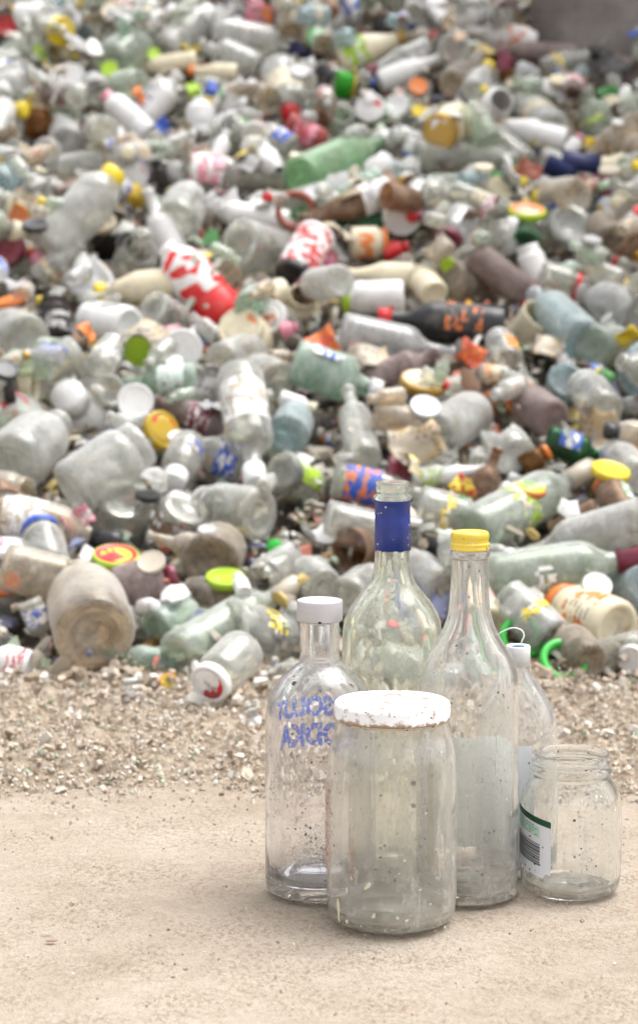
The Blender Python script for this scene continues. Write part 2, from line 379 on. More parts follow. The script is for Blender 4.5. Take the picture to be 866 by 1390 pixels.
def pile_glass(tint):
    if ('g', tint) in MC: return MC['g', tint]
    c = C[tint]
    lo, hi, dc = {'clear': (.02, .32, (.83, .82, .78)), 'milky': (.08, .50, (.85, .83, .78)), 'beige': (.05, .44, (.79, .76, .69)), 'palegreen': (.06, .40, (.76, .78, .71)),
        'mint': (.10, .45, (.64, .74, .64)), 'bluegrey': (.08, .5, (.56, .62, .62)), 'grey': (.06, .42, (.74, .74, .71)), 'mauve': (.3, .8, (.40, .33, .31)),
        'browngrey': (.10, .6, (.55, .49, .41)), 'brown': (.10, .55, (.46, .36, .27)), 'dark': (.35, .8, (.08, .07, .06)), 'amber': (.15, .5, (.33, .2, .08)), 'green': (.35, .75, (.24, .42, .22)),
        'glassgreen': (.12, .5, (.55, .72, .50)), 'darkgreen': (.2, .5, (.08, .14, .08)), 'redglass': (.3, .7, (.5, .16, .15)), 'brightgreen': (.4, .8, (.07, .40, .05)), 'navy': (.5, .9, (.03, .04, .12))}.get(tint, (.75, .97, c))
    t = NT('glass_'+tint); co = t.coords()
    f1 = t.noise(co, 2.2, 6, .62); f2 = t.noise(co, 14, 4, .7)
    f = t.math('ADD', t.math('MULTIPLY', f1, .72), t.math('MULTIPLY', f2, .28))
    lw = t.n('ShaderNodeLayerWeight'); lw.inputs[0].default_value = .42
    fac = t.ramp(f, [(.36, lo), (.50, lo+(hi-lo)*.45), (.62, hi)])
    gz = t.math('MULTIPLY', t.math('POWER', lw.outputs['Facing'], 1.8), .6)      # a dust film looks denser at a grazing angle
    fac = t.math('ADD', fac, t.math('MULTIPLY', gz, t.math('SUBTRACT', 1.0, fac)))
    dcol = t.mixc(t.noise(co, 5, 5), tuple(x*.80 for x in dc), tuple(min(.86, x*1.42) for x in dc))
    dirt = t.ramp(t.noise(co, 3.1, 6, .7), [(.56, 0.0), (.72, .42)])
    if tint not in ('white', 'milky'): dcol = t.mixc(dirt, dcol, (.17, .125, .08))
    else: dcol = t.mixc(t.math('MULTIPLY', dirt, .45), dcol, (.3, .25, .19))
    dif = t.n('ShaderNodeBsdfDiffuse'); t.l(dcol, dif.inputs[0]); tr = t.n('ShaderNodeBsdfTranslucent'); t.l(dcol, tr.inputs[0])
    dust = t.mixs(.38, dif.outputs[0], tr.outputs[0])
    m = max(c); tc = tuple((x/m)**.7 for x in c); k = .93 if m > .4 else .55
    tcol = t.mixc(t.math('POWER', lw.outputs['Facing'], 2.0), tuple(x*k for x in tc), tuple(x*.5*k for x in tc))
    tp = t.n('ShaderNodeBsdfTransparent'); t.l(tcol, tp.inputs[0])
    gl = t.n('ShaderNodeBsdfGlossy'); gl.inputs['Roughness'].default_value = .13; gl.inputs[0].default_value = (1, 1, 1, 1)
    rg_ = t.n('ShaderNodeBsdfGlass'); rg_.inputs['IOR'].default_value = 1.45; rg_.inputs['Roughness'].default_value = .02
    k2 = .985 if m > .4 else .72; rg_.inputs[0].default_value = (*[x*k2 for x in tc], 1)
    thin = rg_.outputs[0]
    body = t.mixs(fac, thin, dust)
    coat = t.n('ShaderNodeBsdfGlossy'); coat.inputs['Roughness'].default_value = .38
    fr = t.n('ShaderNodeFresnel'); fr.inputs[0].default_value = 1.4
    MC['g', tint] = t.done(t.mixs(t.math('MULTIPLY', fr.outputs[0], .28), body, coat.outputs[0])); return t.m
def solid(col, rough=.45, dirt=.5):
    k = ('s', col, rough)
    if k in MC: return MC[k]
    c = C[col]; t = NT('plastic_'+col); co = t.coords()
    f = t.ramp(t.noise(co, 2.6, 6, .65), [(.5, 0.0), (.72, dirt)])
    cc = t.mixc(f, c, (.30, .25, .19)); cc = t.mixc(t.math('MULTIPLY', t.noise(co, 9, 3), .35), cc, tuple(x*.6 for x in c))
    p = t.prin(cc, rough)
    if col in ('foil', 'gold'): p.inputs['Metallic'].default_value = .6
    MC[k] = t.done(p.outputs[0]); return t.m
def printed(a, b, scale=2.6, th=.53, see=False):
    """paper/ink: base colour a with blotched artwork in colour b"""
    k = ('p', a, b, scale)
    if k in MC: return MC[k]
    t = NT('print_%s_%s' % (a, b)); co = t.coords()
    mp = t.n('ShaderNodeMapping'); t.l(co, mp.inputs[0]); mp.inputs['Scale'].default_value = (1, 1, 1.7)
    vo = t.n('ShaderNodeTexVoronoi', distance='CHEBYCHEV'); vo.inputs['Scale'].default_value = scale*1.25; t.l(mp.outputs[0], vo.inputs['Vector'])
    vs_ = t.n('ShaderNodeSeparateColor'); t.l(vo.outputs['Color'], vs_.inputs[0])
    f = t.math('MULTIPLY', t.math('LESS_THAN', vs_.outputs[0], .42), t.math('GREATER_THAN', t.noise(mp.outputs[0], scale*2.2, 2, .5), .43))
    cc = t.mixc(f, C[a], C[b])
    if a in ('white', 'cream') and b == 'white': cc = t.mixc(t.ramp(t.noise(mp.outputs[0], 9, 1), [(.56, 0.0), (.6, .6)]), C[a], (.25, .25, .3))
    sx = t.n('ShaderNodeSeparateXYZ'); t.l(co, sx.inputs[0]); row = t.math('GREATER_THAN', t.math('SINE', t.math('MULTIPLY', sx.outputs[2], 58.0)), .1)
    m2 = t.n('ShaderNodeMapping'); t.l(co, m2.inputs[0]); m2.inputs['Scale'].default_value = (22, 22, 4)
    ink = t.math('MULTIPLY', t.math('MULTIPLY', row, t.ramp(t.noise(m2.outputs[0], 1.0, 1), [(.47, 0.0), (.5, 1.0)])), t.ramp(t.noise(co, 1.9, 1), [(.47, 0.0), (.5, .75)]))
    cc = t.mixc(ink, cc, (.09, .08, .1))
    cc = t.mixc(t.ramp(t.noise(co, 4.3, 6, .7), [(.5, 0.0), (.72, .6)]), cc, (.36, .31, .24))
    p = t.prin(cc, .6); MC[k] = t.done(p.outputs[0]); return t.m

# ------------------------------------------------------------------ pile prototypes (diameter 1, base at z 0)
PUNT = [(0, .12), (.12, .115), (.2, .10), (.235, .075), (.27, .095), (.33, .06), (.37, .005), (.41, 0), (.47, .025), (.50, .10)]
KIND = {
 'jar': (1.45, PUNT+[(.5, .3), (.5, .98), (.495, 1.06), (.46, 1.15), (.41, 1.20), (.40, 1.23), (.425, 1.26), (.40, 1.30), (.42, 1.34), (.40, 1.38), (.41, 1.45), (.37, 1.45), (.36, 1.2)], .42),
 'wine': (4.0, PUNT+[(.5, .5), (.5, 2.25), (.485, 2.42), (.42, 2.62), (.29, 2.82), (.215, 3.0), (.19, 3.2), (.18, 3.82), (.215, 3.84), (.215, 3.95), (.19, 4.0), (.15, 4.0), (.14, 3.8)], .2),
 'spirit': (3.1, PUNT+[(.5, .4), (.5, 1.85), (.48, 2.0), (.40, 2.12), (.26, 2.22), (.2, 2.34), (.19, 2.9), (.225, 2.92), (.225, 3.02), (.2, 3.1), (.15, 3.1), (.14, 2.9)], .21),
 'sauce': (3.2, PUNT+[(.5, .4), (.5, 1.35), (.49, 1.5), (.43, 1.75), (.33, 2.1), (.25, 2.5), (.21, 2.85), (.21, 3.0), (.25, 3.02), (.25, 3.12), (.22, 3.2), (.17, 3.2), (.16, 3.0)], .24),
 'jug': (1.75, PUNT+[(.5, .3), (.5, .82), (.485, 1.0), (.43, 1.18), (.33, 1.33), (.23, 1.44), (.2, 1.52), (.2, 1.6), (.235, 1.62), (.235, 1.7), (.21, 1.75), (.15, 1.75), (.14, 1.6)], .22),
 'plastic': (2.3, PUNT+[(.5, .3), (.5, .55), (.485, .6), (.485, .75), (.5, .8), (.5, 1.45), (.485, 1.5), (.5, 1.56), (.46, 1.75), (.36, 1.95), (.24, 2.08), (.2, 2.12), (.2, 2.16), (.24, 2.18), (.2, 2.2), (.2, 2.3), (.16, 2.3), (.15, 2.1)], .22),
 'vial': (2.2, PUNT+[(.5, .3), (.5, 1.25), (.48, 1.4), (.38, 1.56), (.28, 1.66), (.26, 1.8), (.26, 2.05), (.29, 2.08), (.29, 2.2), (.24, 2.2), (.22, 2.0)], .30),
 'tum': (1.35, [(0, .12), (.3, .12), (.38, .02), (.42, 0), (.45, .04), (.47, .4), (.5, 1.3), (.495, 1.35), (.475, 1.35), (.46, 1.2), (.43, .3), (.40, .16), (0, .15)], .5),
 'can': (1.5, [(0, .05), (.40, .05), (.42, 0), (.46, .01), (.49, .06), (.5, .1), (.5, 1.4), (.48, 1.46), (.46, 1.5), (.44, 1.5), (.42, 1.45), (0, 1.45)], .5)}
NAMES = dict(jar=('glass_jar', 'jar'), wine=('wine_bottle', 'bottle'), spirit=('spirit_bottle', 'bottle'), sauce=('sauce_bottle', 'bottle'), jug=('round_jar', 'jar'),
    plastic=('plastic_bottle', 'bottle'), vial=('small_bottle', 'bottle'), tum=('glass_tumbler', 'tumbler'), can=('tin_can', 'can'), lid=('jar_lid', 'lid'), ring=('plastic_ring', 'ring'),
    scrap=('paper_scrap', 'scrap'), shard=('glass_shard', 'shard'))
MESH = {}
def cached(key, fn):
    if key not in MESH: MESH[key] = fn()
    return MESH[key]
PLASTICS = ('white', 'cream', 'black', 'pink', 'red', 'orange', 'yellow', 'lime', 'blue')
def red_end():
    if 're' in MC: return MC['re']
    t = NT('red_white_plastic'); co = t.coords(rand=False); sx = t.n('ShaderNodeSeparateXYZ'); t.l(co, sx.inputs[0])
    mp = t.n('ShaderNodeMapping'); t.l(co, mp.inputs[0]); mp.inputs['Scale'].default_value = (1, 1, 1.5)
    ink = t.ramp(t.noise(mp.outputs[0], 2.7, 1, .3), [(.53, 0.0), (.56, 1.0)])
    f = t.math('MAXIMUM', ink, t.math('LESS_THAN', sx.outputs[2], .72))
    cc = t.mixc(f, (.78, .75, .73), (.66, .02, .02)); cc = t.mixc(t.ramp(t.noise(co, 4, 5, .7), [(.55, 0.0), (.75, .4)]), cc, (.36, .3, .24))
    MC['re'] = t.done(t.prin(cc, .4).outputs[0]); return t.m
def body_mat(kind, tint):
    if tint == 'redend': return red_end()
    if tint in PLASTICS: return printed('cream', 'white', 2.2) if tint == 'cream' and kind == 'scrap' else solid(tint, .35, .45)
    return pile_glass(tint)
def body_mesh(kind, tint, var=''):
    def f():
        prof = list(KIND[kind][1]); hollow = tint not in PLASTICS and tint != 'redend'; fn = None; rg = random.Random(kind+tint+var)
        if kind in ('tum', 'can'): return lathe('body', prof, body_mat(kind, tint), 30)
        if var == 'broken':
            cut = KIND[kind][0]*.42; prof = [q for q in prof if q[1] < cut][:14]+[(.5, cut)]
        else: prof = prof[:-1]
        n0 = len(prof); T = .035
        if hollow: prof = prof+[(max(.02, r-T), z-(T*.3 if i else 0)) for i, (r, z) in enumerate(reversed(prof)) if z > .15 or r > .49]+[(.40, .09), (.30, .10), (.2, .15), (0, .17)]
        ph = rg.random()*90
        def fn(r, z, a, i):
            if var == 'crush':
                k = mnoise.noise(Vector((math.cos(a)*1.3, math.sin(a)*1.3, z*1.6+ph)))*.30+mnoise.noise(Vector((math.cos(a)*4, math.sin(a)*4, z*5+ph)))*.09
                return r*(1+k*min(1, z*2)), z
            if var == 'broken' and z > .3:
                j = mnoise.noise(Vector((math.cos(a)*1.6, math.sin(a)*1.6, ph)))*.5+mnoise.noise(Vector((math.cos(a)*6, math.sin(a)*6, ph)))*.16
                return r, z+j*(z-.3)/(cut-.3)*.9
            return r*(1+.006*math.sin(3*a+ph)), z
        return lathe('body', prof, body_mat(kind, tint), 30, fn=fn)
    return cached(('b', kind, tint, var), f)
def cap_mesh(kind, cap):
    A, prof, rn = KIND[kind]
    def f():
        if kind in ('jar', 'can', 'tum'):
            r = {'jar': .445, 'can': .51, 'tum': .51}[kind]; z0, z1 = A-.17, A+.035
            p = [(r-.02, z0), (r, z0), (r, z1-.04), (r-.03, z1), (r-.07, z1-.004), (r-.09, z1-.02), (0, z1-.02)]
        else:
            long = cap in ('navy', 'black', 'beige', 'maroon') and kind in ('wine', 'spirit')
            z0, z1, r = A-(.85 if long else .42), A+.03, rn+.035
            if cap in ('mustard', 'orange', 'white', 'red') and kind == 'jug': r += .06
            p = [(r-.03, z0), (r, z0), (r, z1-.03), (r-.03, z1), (0, z1)]
            if long: p = [(rn-.01, z0), (rn+.012, z0), (rn+.012, z1-.4), (rn+.035, z1-.36), (rn+.035, z1-.03), (rn, z1), (0, z1)]
        return lathe('cap', p, solid(cap, .35, .35), 26, fn=lambda r_, z, a, i: (r_*(1+.012*math.cos(a*13)) if 0 < i < 3 else r_, z))
    return cached(('c', kind, cap), f)
def label_mesh(kind, lab):
    def f():
        A = KIND[kind][0]
        z0, z1 = {'jar': (.25, .92), 'wine': (.7, 1.9), 'spirit': (.5, 1.6), 'sauce': (.3, 1.3), 'jug': (.2, .8), 'plastic': (.7, 1.5), 'vial': (.3, 1.2), 'tum': (.3, .8), 'can': (.12, 1.38)}[kind]
        a, b = (lab.split('/')+['white'])[:2] if '/' in lab else (lab, 'white')
        part = b == 'clear'
        if part: b = 'cream'; z0, z1 = z0+(z1-z0)*.35, z1-(z1-z0)*.2
        full = kind in ('can', 'plastic') or lab in ('blue/orange', 'maroon/white', 'cream/orange', 'white/red')
        span = 2*math.pi if full else 4.1
        seg, vs, fs = 26, [], []
        rg = random.Random(lab+kind); rad = (lambda z: .506)
        if kind == 'tum': rad = lambda z: .478+z*.028
        for j in range(7):
            for k in range(seg+1):
                aa = span*k/seg; z = z0+(z1-z0)*j/6
                if part or rg.random() < .0: pass
                if j in (0, 6) and part: z += rg.uniform(-.09, .09)
                vs.append((rad(z)*math.cos(aa), rad(z)*math.sin(aa), z))
        for j in range(6):
            for k in range(seg):
                if part and rg.random() < .3: continue
                if not full and rg.random() < .05: continue
                p = j*(seg+1)+k; fs.append((p, p+1, p+seg+2, p+seg+1))
        stripes = lab in ('cream/orange', 'white/pink', 'grey/clear', 'blue/orange')
        if stripes: z = None
        m = printed(a, b, 3.4 if full else 2.8)
        me = mesh('label', vs, fs, m)
        return me
    return cached(('l', kind, lab), f)
def disc_print_mesh(a, b):
    return cached(('d', a, b), lambda: lathe('lid_print', [(0, .006), (.2, .006), (.33, .005), (.335, 0)], printed(a, b, 2.1, .5), 22))
def lid_mesh(tint, rim):
    def f():
        p = [(.44, .02), (.44, 0), (.5, 0), (.5, .15), (.485, .19), (.45, .20), (.42, .175), (.40, .17), (0, .17)]
        v, fc = lathe_data(p, 30, lambda r_, z, a, i: (r_*(1+.008*math.cos(a*15)) if i in (2, 3) else r_, z))
        return mesh('lid', v, fc, [solid(rim, .35, .35), solid(tint, .35, .35)], True, [1 if i >= 30*5 else 0 for i in range(len(fc))])
    return cached(('lid', tint, rim), f)
def ring_mesh(tint):
    return cached(('ring', tint), lambda: lathe('ring', [(.35, 0), (.5, 0), (.5, .2), (.46, .24), (.35, .22), (.35, 0)], solid(tint, .35, .3), 30))
def scrap_mesh(tint, seed, card=False):
    rg = random.Random(seed); n = 9; vs, fs = [], []
    ph = Vector((rg.random()*50, rg.random()*50, seed*1.7))
    for top in (0, 1):
        for j in range(n):
            for i in range(n):
                x, y = i/(n-1)-.5, (j/(n-1)-.5)*.75
                q = mnoise.noise_vector(Vector((x*3.1, y*3.1, 0))+ph)*.13+mnoise.noise_vector(Vector((x*8, y*8, 3))+ph)*.045
                e = 1-.25*abs(mnoise.noise(Vector((x*2, y*2, 9))+ph))
                vs.append(((x+q.x*.7)*e, (y+q.y*.7)*e, q.z*1.3+.18*math.sin(x*5+seed)+(.015 if top else 0)))
    N = n*n
    for j in range(n-1):
        for i in range(n-1):
            p = j*n+i; fs.append((p, p+n, p+n+1, p+1)); fs.append((N+p, N+p+1, N+p+n+1, N+p+n))
    b = [i for i in range(n)]+[j*n+n-1 for j in range(1, n)]+[(n-1)*n+i for i in range(n-2, -1, -1)]+[j*n for j in range(n-2, 0, -1)]
    for a, c in zip(b, b[1:]+b[:1]): fs.append((a, c, N+c, N+a))
    pr = {'redyellow': ('yellow', 'red'), 'redorange': ('redorange', 'orange'), 'pinkorange': ('pink', 'orange'), 'whiteblue': ('white', 'blue'), 'cream': ('cream', 'yellow'), 'white': ('white', 'grey'),
          'beige': ('beige', 'tan'), 'pink': ('pink', 'white')}.get(tint)
    return mesh('scrap', vs, fs, printed(*pr) if pr else solid(tint, .5), True)
def shard_mesh(tint, seed):
    """piece of a bottle wall: curved, thick, with a broken outline"""
    rg = random.Random(seed); n = 12; vs, fs = [], []
    rad = [rg.uniform(.3, .55) for _ in range(n)]
    for th in (0, .06):
        vs.append((0, 0, th+.1))
        for ring in (.5, 1):
            for k in range(n):
                a = 2*math.pi*k/n; x, y = rad[k]*ring*math.cos(a), rad[k]*ring*math.sin(a)*.8
                vs.append((x, y, th+.1-.7*y*y-.1*x*x))
    M = 1+2*n
    for s in (0, M):
        for k in range(n):
            k2 = (k+1) % n
            q = [(s, s+1+k, s+1+k2), (s+1+k, s+1+n+k, s+1+n+k2, s+1+k2)]
            fs += q if s else [tuple(reversed(x)) for x in q]
    for k in range(n):
        k2 = (k+1) % n; fs.append((1+n+k, 1+n+k2, M+1+n+k2, M+1+n+k))
    m = solid(tint, .3, .5) if tint in ('white', 'cream', 'beige', 'maroon', 'brown') else pile_glass(tint)
    return mesh('shard', vs, fs, m, False)

GROUPS = {'bottle': 'bottles thrown on the heap', 'jar': 'jars thrown on the heap', 'lid': 'lids lying on the heap', 'scrap': 'scraps of paper and plastic on the heap',
          'shard': 'broken pieces on the heap', 'tumbler': 'tumblers on the heap', 'can': 'cans on the heap', 'ring': 'plastic rings on the heap'}
def frame(axis, spin):
    z = axis.normalized(); x = z.orthogonal().normalized(); y = z.cross(x)
    c, s = math.cos(spin), math.sin(spin)
    return Matrix((x*c+y*s, y*c-x*s, z)).transposed()
ITEMS = []      # (name, label, px, py) for the neighbour phrases
def make(kind, base, axis, D, sc, tint, cap, lab, label, spin, seed, var=''):
    nm, cat = NAMES[kind]
    M = Matrix.Translation(base) @ frame(axis, spin).to_4x4() @ Matrix.Diagonal((D, D, D*sc, 1))
    if kind in KIND:
        bm = body_mesh(kind, tint, var)
        if cap or lab:
            o = link(nm, None); o.matrix_world = M; o.empty_display_size = .5
            link('body', bm, o)
            if lab and not (kind == 'jar' and cap in ('white', 'cream') and lab.startswith(cap)): link('label', label_mesh(kind, lab), o)
            if cap:
                c = link('lid' if kind in ('jar', 'can') else 'cap', cap_mesh(kind, cap), o)
                if kind == 'jar' and seed % 3 == 0 or (lab and kind == 'jar' and D > .065):
                    d = link('lid_print', disc_print_mesh(cap, lab.split('/')[1] if lab and '/' in lab and lab.split('/')[1] not in ('clear', cap) else {'white': 'grey', 'mustard': 'darkgreen', 'cream': 'tan', 'black': 'gold', 'red': 'white'}.get(cap, 'white')), c)
                    d.location = (0, 0, KIND['jar'][0]+.016)
        else:
            o = link(nm, bm); o.matrix_world = M
    elif kind == 'lid':
        if tint != cap and cap and D > .05:
            o = link(nm, None); o.matrix_world = M; link('lid_cap', lid_mesh(tint, cap), o)
            p = link('lid_print', disc_print_mesh(tint, {'red': 'yellow', 'white': 'red', 'orange': 'cream', 'cream': 'gold', 'lime': 'orange', 'redyellow': 'red'}.get(tint, 'white')), o); p.location = (0, 0, .171)
        else: o = link(nm, lid_mesh(tint, cap or tint)); o.matrix_world = M
    elif kind == 'ring': o = link(nm, ring_mesh(tint)); o.matrix_world = M
    elif kind == 'scrap': o = link(nm, scrap_mesh(tint, seed)); o.matrix_world = M
    else: o = link(nm, shard_mesh(tint, seed)); o.matrix_world = M
    tag(o, label, cat, GROUPS[cat]); return o

def spheres(kind, base, axis, D, sc):
    """(x, v, n, r) list in heap coordinates"""
    ax = axis.normalized(); out = []
    if kind in KIND:
        A = KIND[kind][0]*sc*D; ns = max(2, int(round(A/D*2)))
        prof = KIND[kind][1]
        for i in range(ns):
            t = (i+.5)/ns; zz = t*KIND[kind][0]
            pz = [p for p in prof[3:] if p[1] >= prof[2][1]]; r = float(np.interp(zz, [p[1] for p in prof[9 if kind not in ('tum', 'can') else 5:-1]], [p[0] for p in prof[9 if kind not in ('tum', 'can') else 5:-1]]))
            out.append((base+ax*(t*A), max(.2, r)*D))
    else: out.append((base, D*.34))
    return out
CS, SN = math.cos(SL), math.sin(SL)
def to_heap(P): return (P.x, (P.y-YF)*CS+P.z*SN, -(P.y-YF)*SN+P.z*CS)
def from_heap(x, v, n): return Vector((x, YF+v*CS-n*SN, v*SN+n*CS))

# ------------------------------------------------------------------ traced heap items
SP = []            # heap spheres of everything placed
PROJ = []          # hero screen discs
LAND = []          # landmarks: (phrase, px, py)
USED = set()
hero_rows = [l for l in HEROES.strip().splitlines() if l.strip()]
for i, l in enumerate(hero_rows):
    spec, desc = l.split('|'); land = None
    if '=' in desc: desc, land = desc.split('=')
    f = spec.split(); kind = f[0]; bx, by, tx, ty, Dp, s = map(float, f[1:7]); tint, cap, lab = [None if q == '-' else q for q in f[7:10]]
    nx, ny = (bx, by) if s > 0 else (tx, ty) if s < 0 else ((bx+tx)/2, (by+ty)/2)
    if kind not in KIND: nx, ny = bx, by
    P = hit(nx, ny, .05)
    for _ in range(3):
        z = (P-CAM).dot(FWD); D = Dp*z/F; fade = min(1, max(0, (P.y-YF)/.25))
        h = (D*.5+.018)*(1-fade)+(.045+D*.36)*fade
        if kind not in KIND: h = (D*.45+.012)*(1-fade)+(.075+D*.2)*fade
        P = hit(nx, ny, h)
    lat = (RT*(tx-bx)-UP*(ty-by))*(z/F)
    if kind in KIND:
        L = KIND[kind][0]*D; ll = lat.length; sc = 1.0
        if s == 0 or ll > L: sc = min(1.9, max(.5, ll/L)); axis = lat+FWD*(ll*.06)
        else: axis = lat+FWD*(s*.9*math.sqrt(max(0, L*L-ll*ll)))
        Ln = L*sc
        if s > 0: base = P
        elif s < 0: base = P-axis.normalized()*Ln
        else: base = P-axis.normalized()*Ln/2
    else:
        k = min(.98, lat.length/D); axis = (lat/D)-FWD*math.sqrt(1-k*k); sc = 1; base = P-axis*(.1*D if kind == 'lid' else 0); Ln = .2*D
    make(kind, base, axis, D, sc, tint, cap, lab, desc.strip(), (i*2.4) % 6.28, i, 'crush' if 'crush' in desc else 'broken' if desc.startswith('broken') else '')
    USED.add(desc.strip().lower())
    for q, r in spheres(kind, base, axis, D, sc):
        a, b, zz = project(q); PROJ.append((a, b, zz, r*F/zz)); SP.append((*to_heap(q), r))
    if land: LAND.append((land.strip(), (bx+tx)/2, (by+ty)/2))
PR = np.array(PROJ)

# ------------------------------------------------------------------ more bottles and jars between them
SPA = np.zeros((6000, 4)); SPN = len(SP); SPA[:SPN] = np.array(SP)
TINTS = ['clear']*9+['milky']*5+['beige']*4+['palegreen']*3+['grey']*2+['bluegrey', 'mint', 'white', 'white', 'browngrey', 'mauve', 'palegreen', 'clear', 'clear', 'brown', 'cream']
CAPS = [None]*20+['white', 'white', 'white', 'cream', 'red', 'yellow', 'black', 'navy', 'gold', 'cream', 'cream', 'orange', 'maroon']
LABS = [None]*16+['white/grey', 'white/clear', 'cream/clear', 'white/blue', 'cream/red', 'white/red', 'cream/clear', 'white/clear', 'cream/orange', 'blue/white', 'yellow/clear', 'green/white']
C['grey'] = C['grey']
TW = dict(clear='dusty clear', milky='milky', beige='dirt-coated', palegreen='pale green', grey='grey', bluegrey='blue-grey', mint='mint green', white='white', browngrey='brown-grey',
          mauve='purplish', green='green', brown='brown-stained', cream='cream', red='red', yellow='yellow', orange='orange', blue='blue', gold='gold', black='black', lime='lime', pink='pink', maroon='maroon', redorange='red-orange', navy='navy')
NOUN = dict(jar='jar', wine='wine bottle', spirit='spirit bottle', sauce='sauce bottle', jug='round jar', plastic='plastic bottle', vial='tiny bottle', tum='tumbler', lid='lid', scrap='scrap', shard='shard')
def describe(kind, tint, cap, lab, P, px, py, axis, var=''):
    n = {'broken': 'broken ', 'crush': 'dented '}.get(var, '')+TW[tint]+' '+NOUN[kind]
    w = []
    if cap and kind in KIND: w.append(TW.get(cap, cap)+(' lid' if kind == 'jar' else ' cap'))
    if lab: w.append((lab.split('/')[0])+' label')
    if w: n += ' with '+' and '.join(w)
    ori = ''
    if kind in KIND:
        f = axis.dot(FWD)/axis.length
        ori = ', base facing out' if f > .6 else ', mouth facing out' if f < -.6 else ', lying level' if abs(axis.normalized().dot(UP)) < .35 else ', neck up' if axis.dot(UP) > 0 else ', neck down'
    near = sorted(LAND, key=lambda q: (q[1]-px)**2+(q[2]-py)**2)[:9]
    outs = []
    for ph, x, y in near:
        dx, dy = px-x, py-y
        rel = 'above' if dy < -abs(dx)*.8 else 'below' if dy > abs(dx)*.8 else ('beside' if True else '')
        outs.append(n+ori+' '+rel+' the '+ph); 
    for k in range(len(near)-1):
        outs.append(n+' between the '+near[0][0]+' and the '+near[k+1][0])
    for o in outs:
        if o.lower() not in USED and len(o.replace('-', 'x').split()) <= 16:
            USED.add(o.lower()); return o
    return None
fill = 0
PLAN = [('big', 800), ('mid', 2000), ('small', 1500)]
n_kind = {}
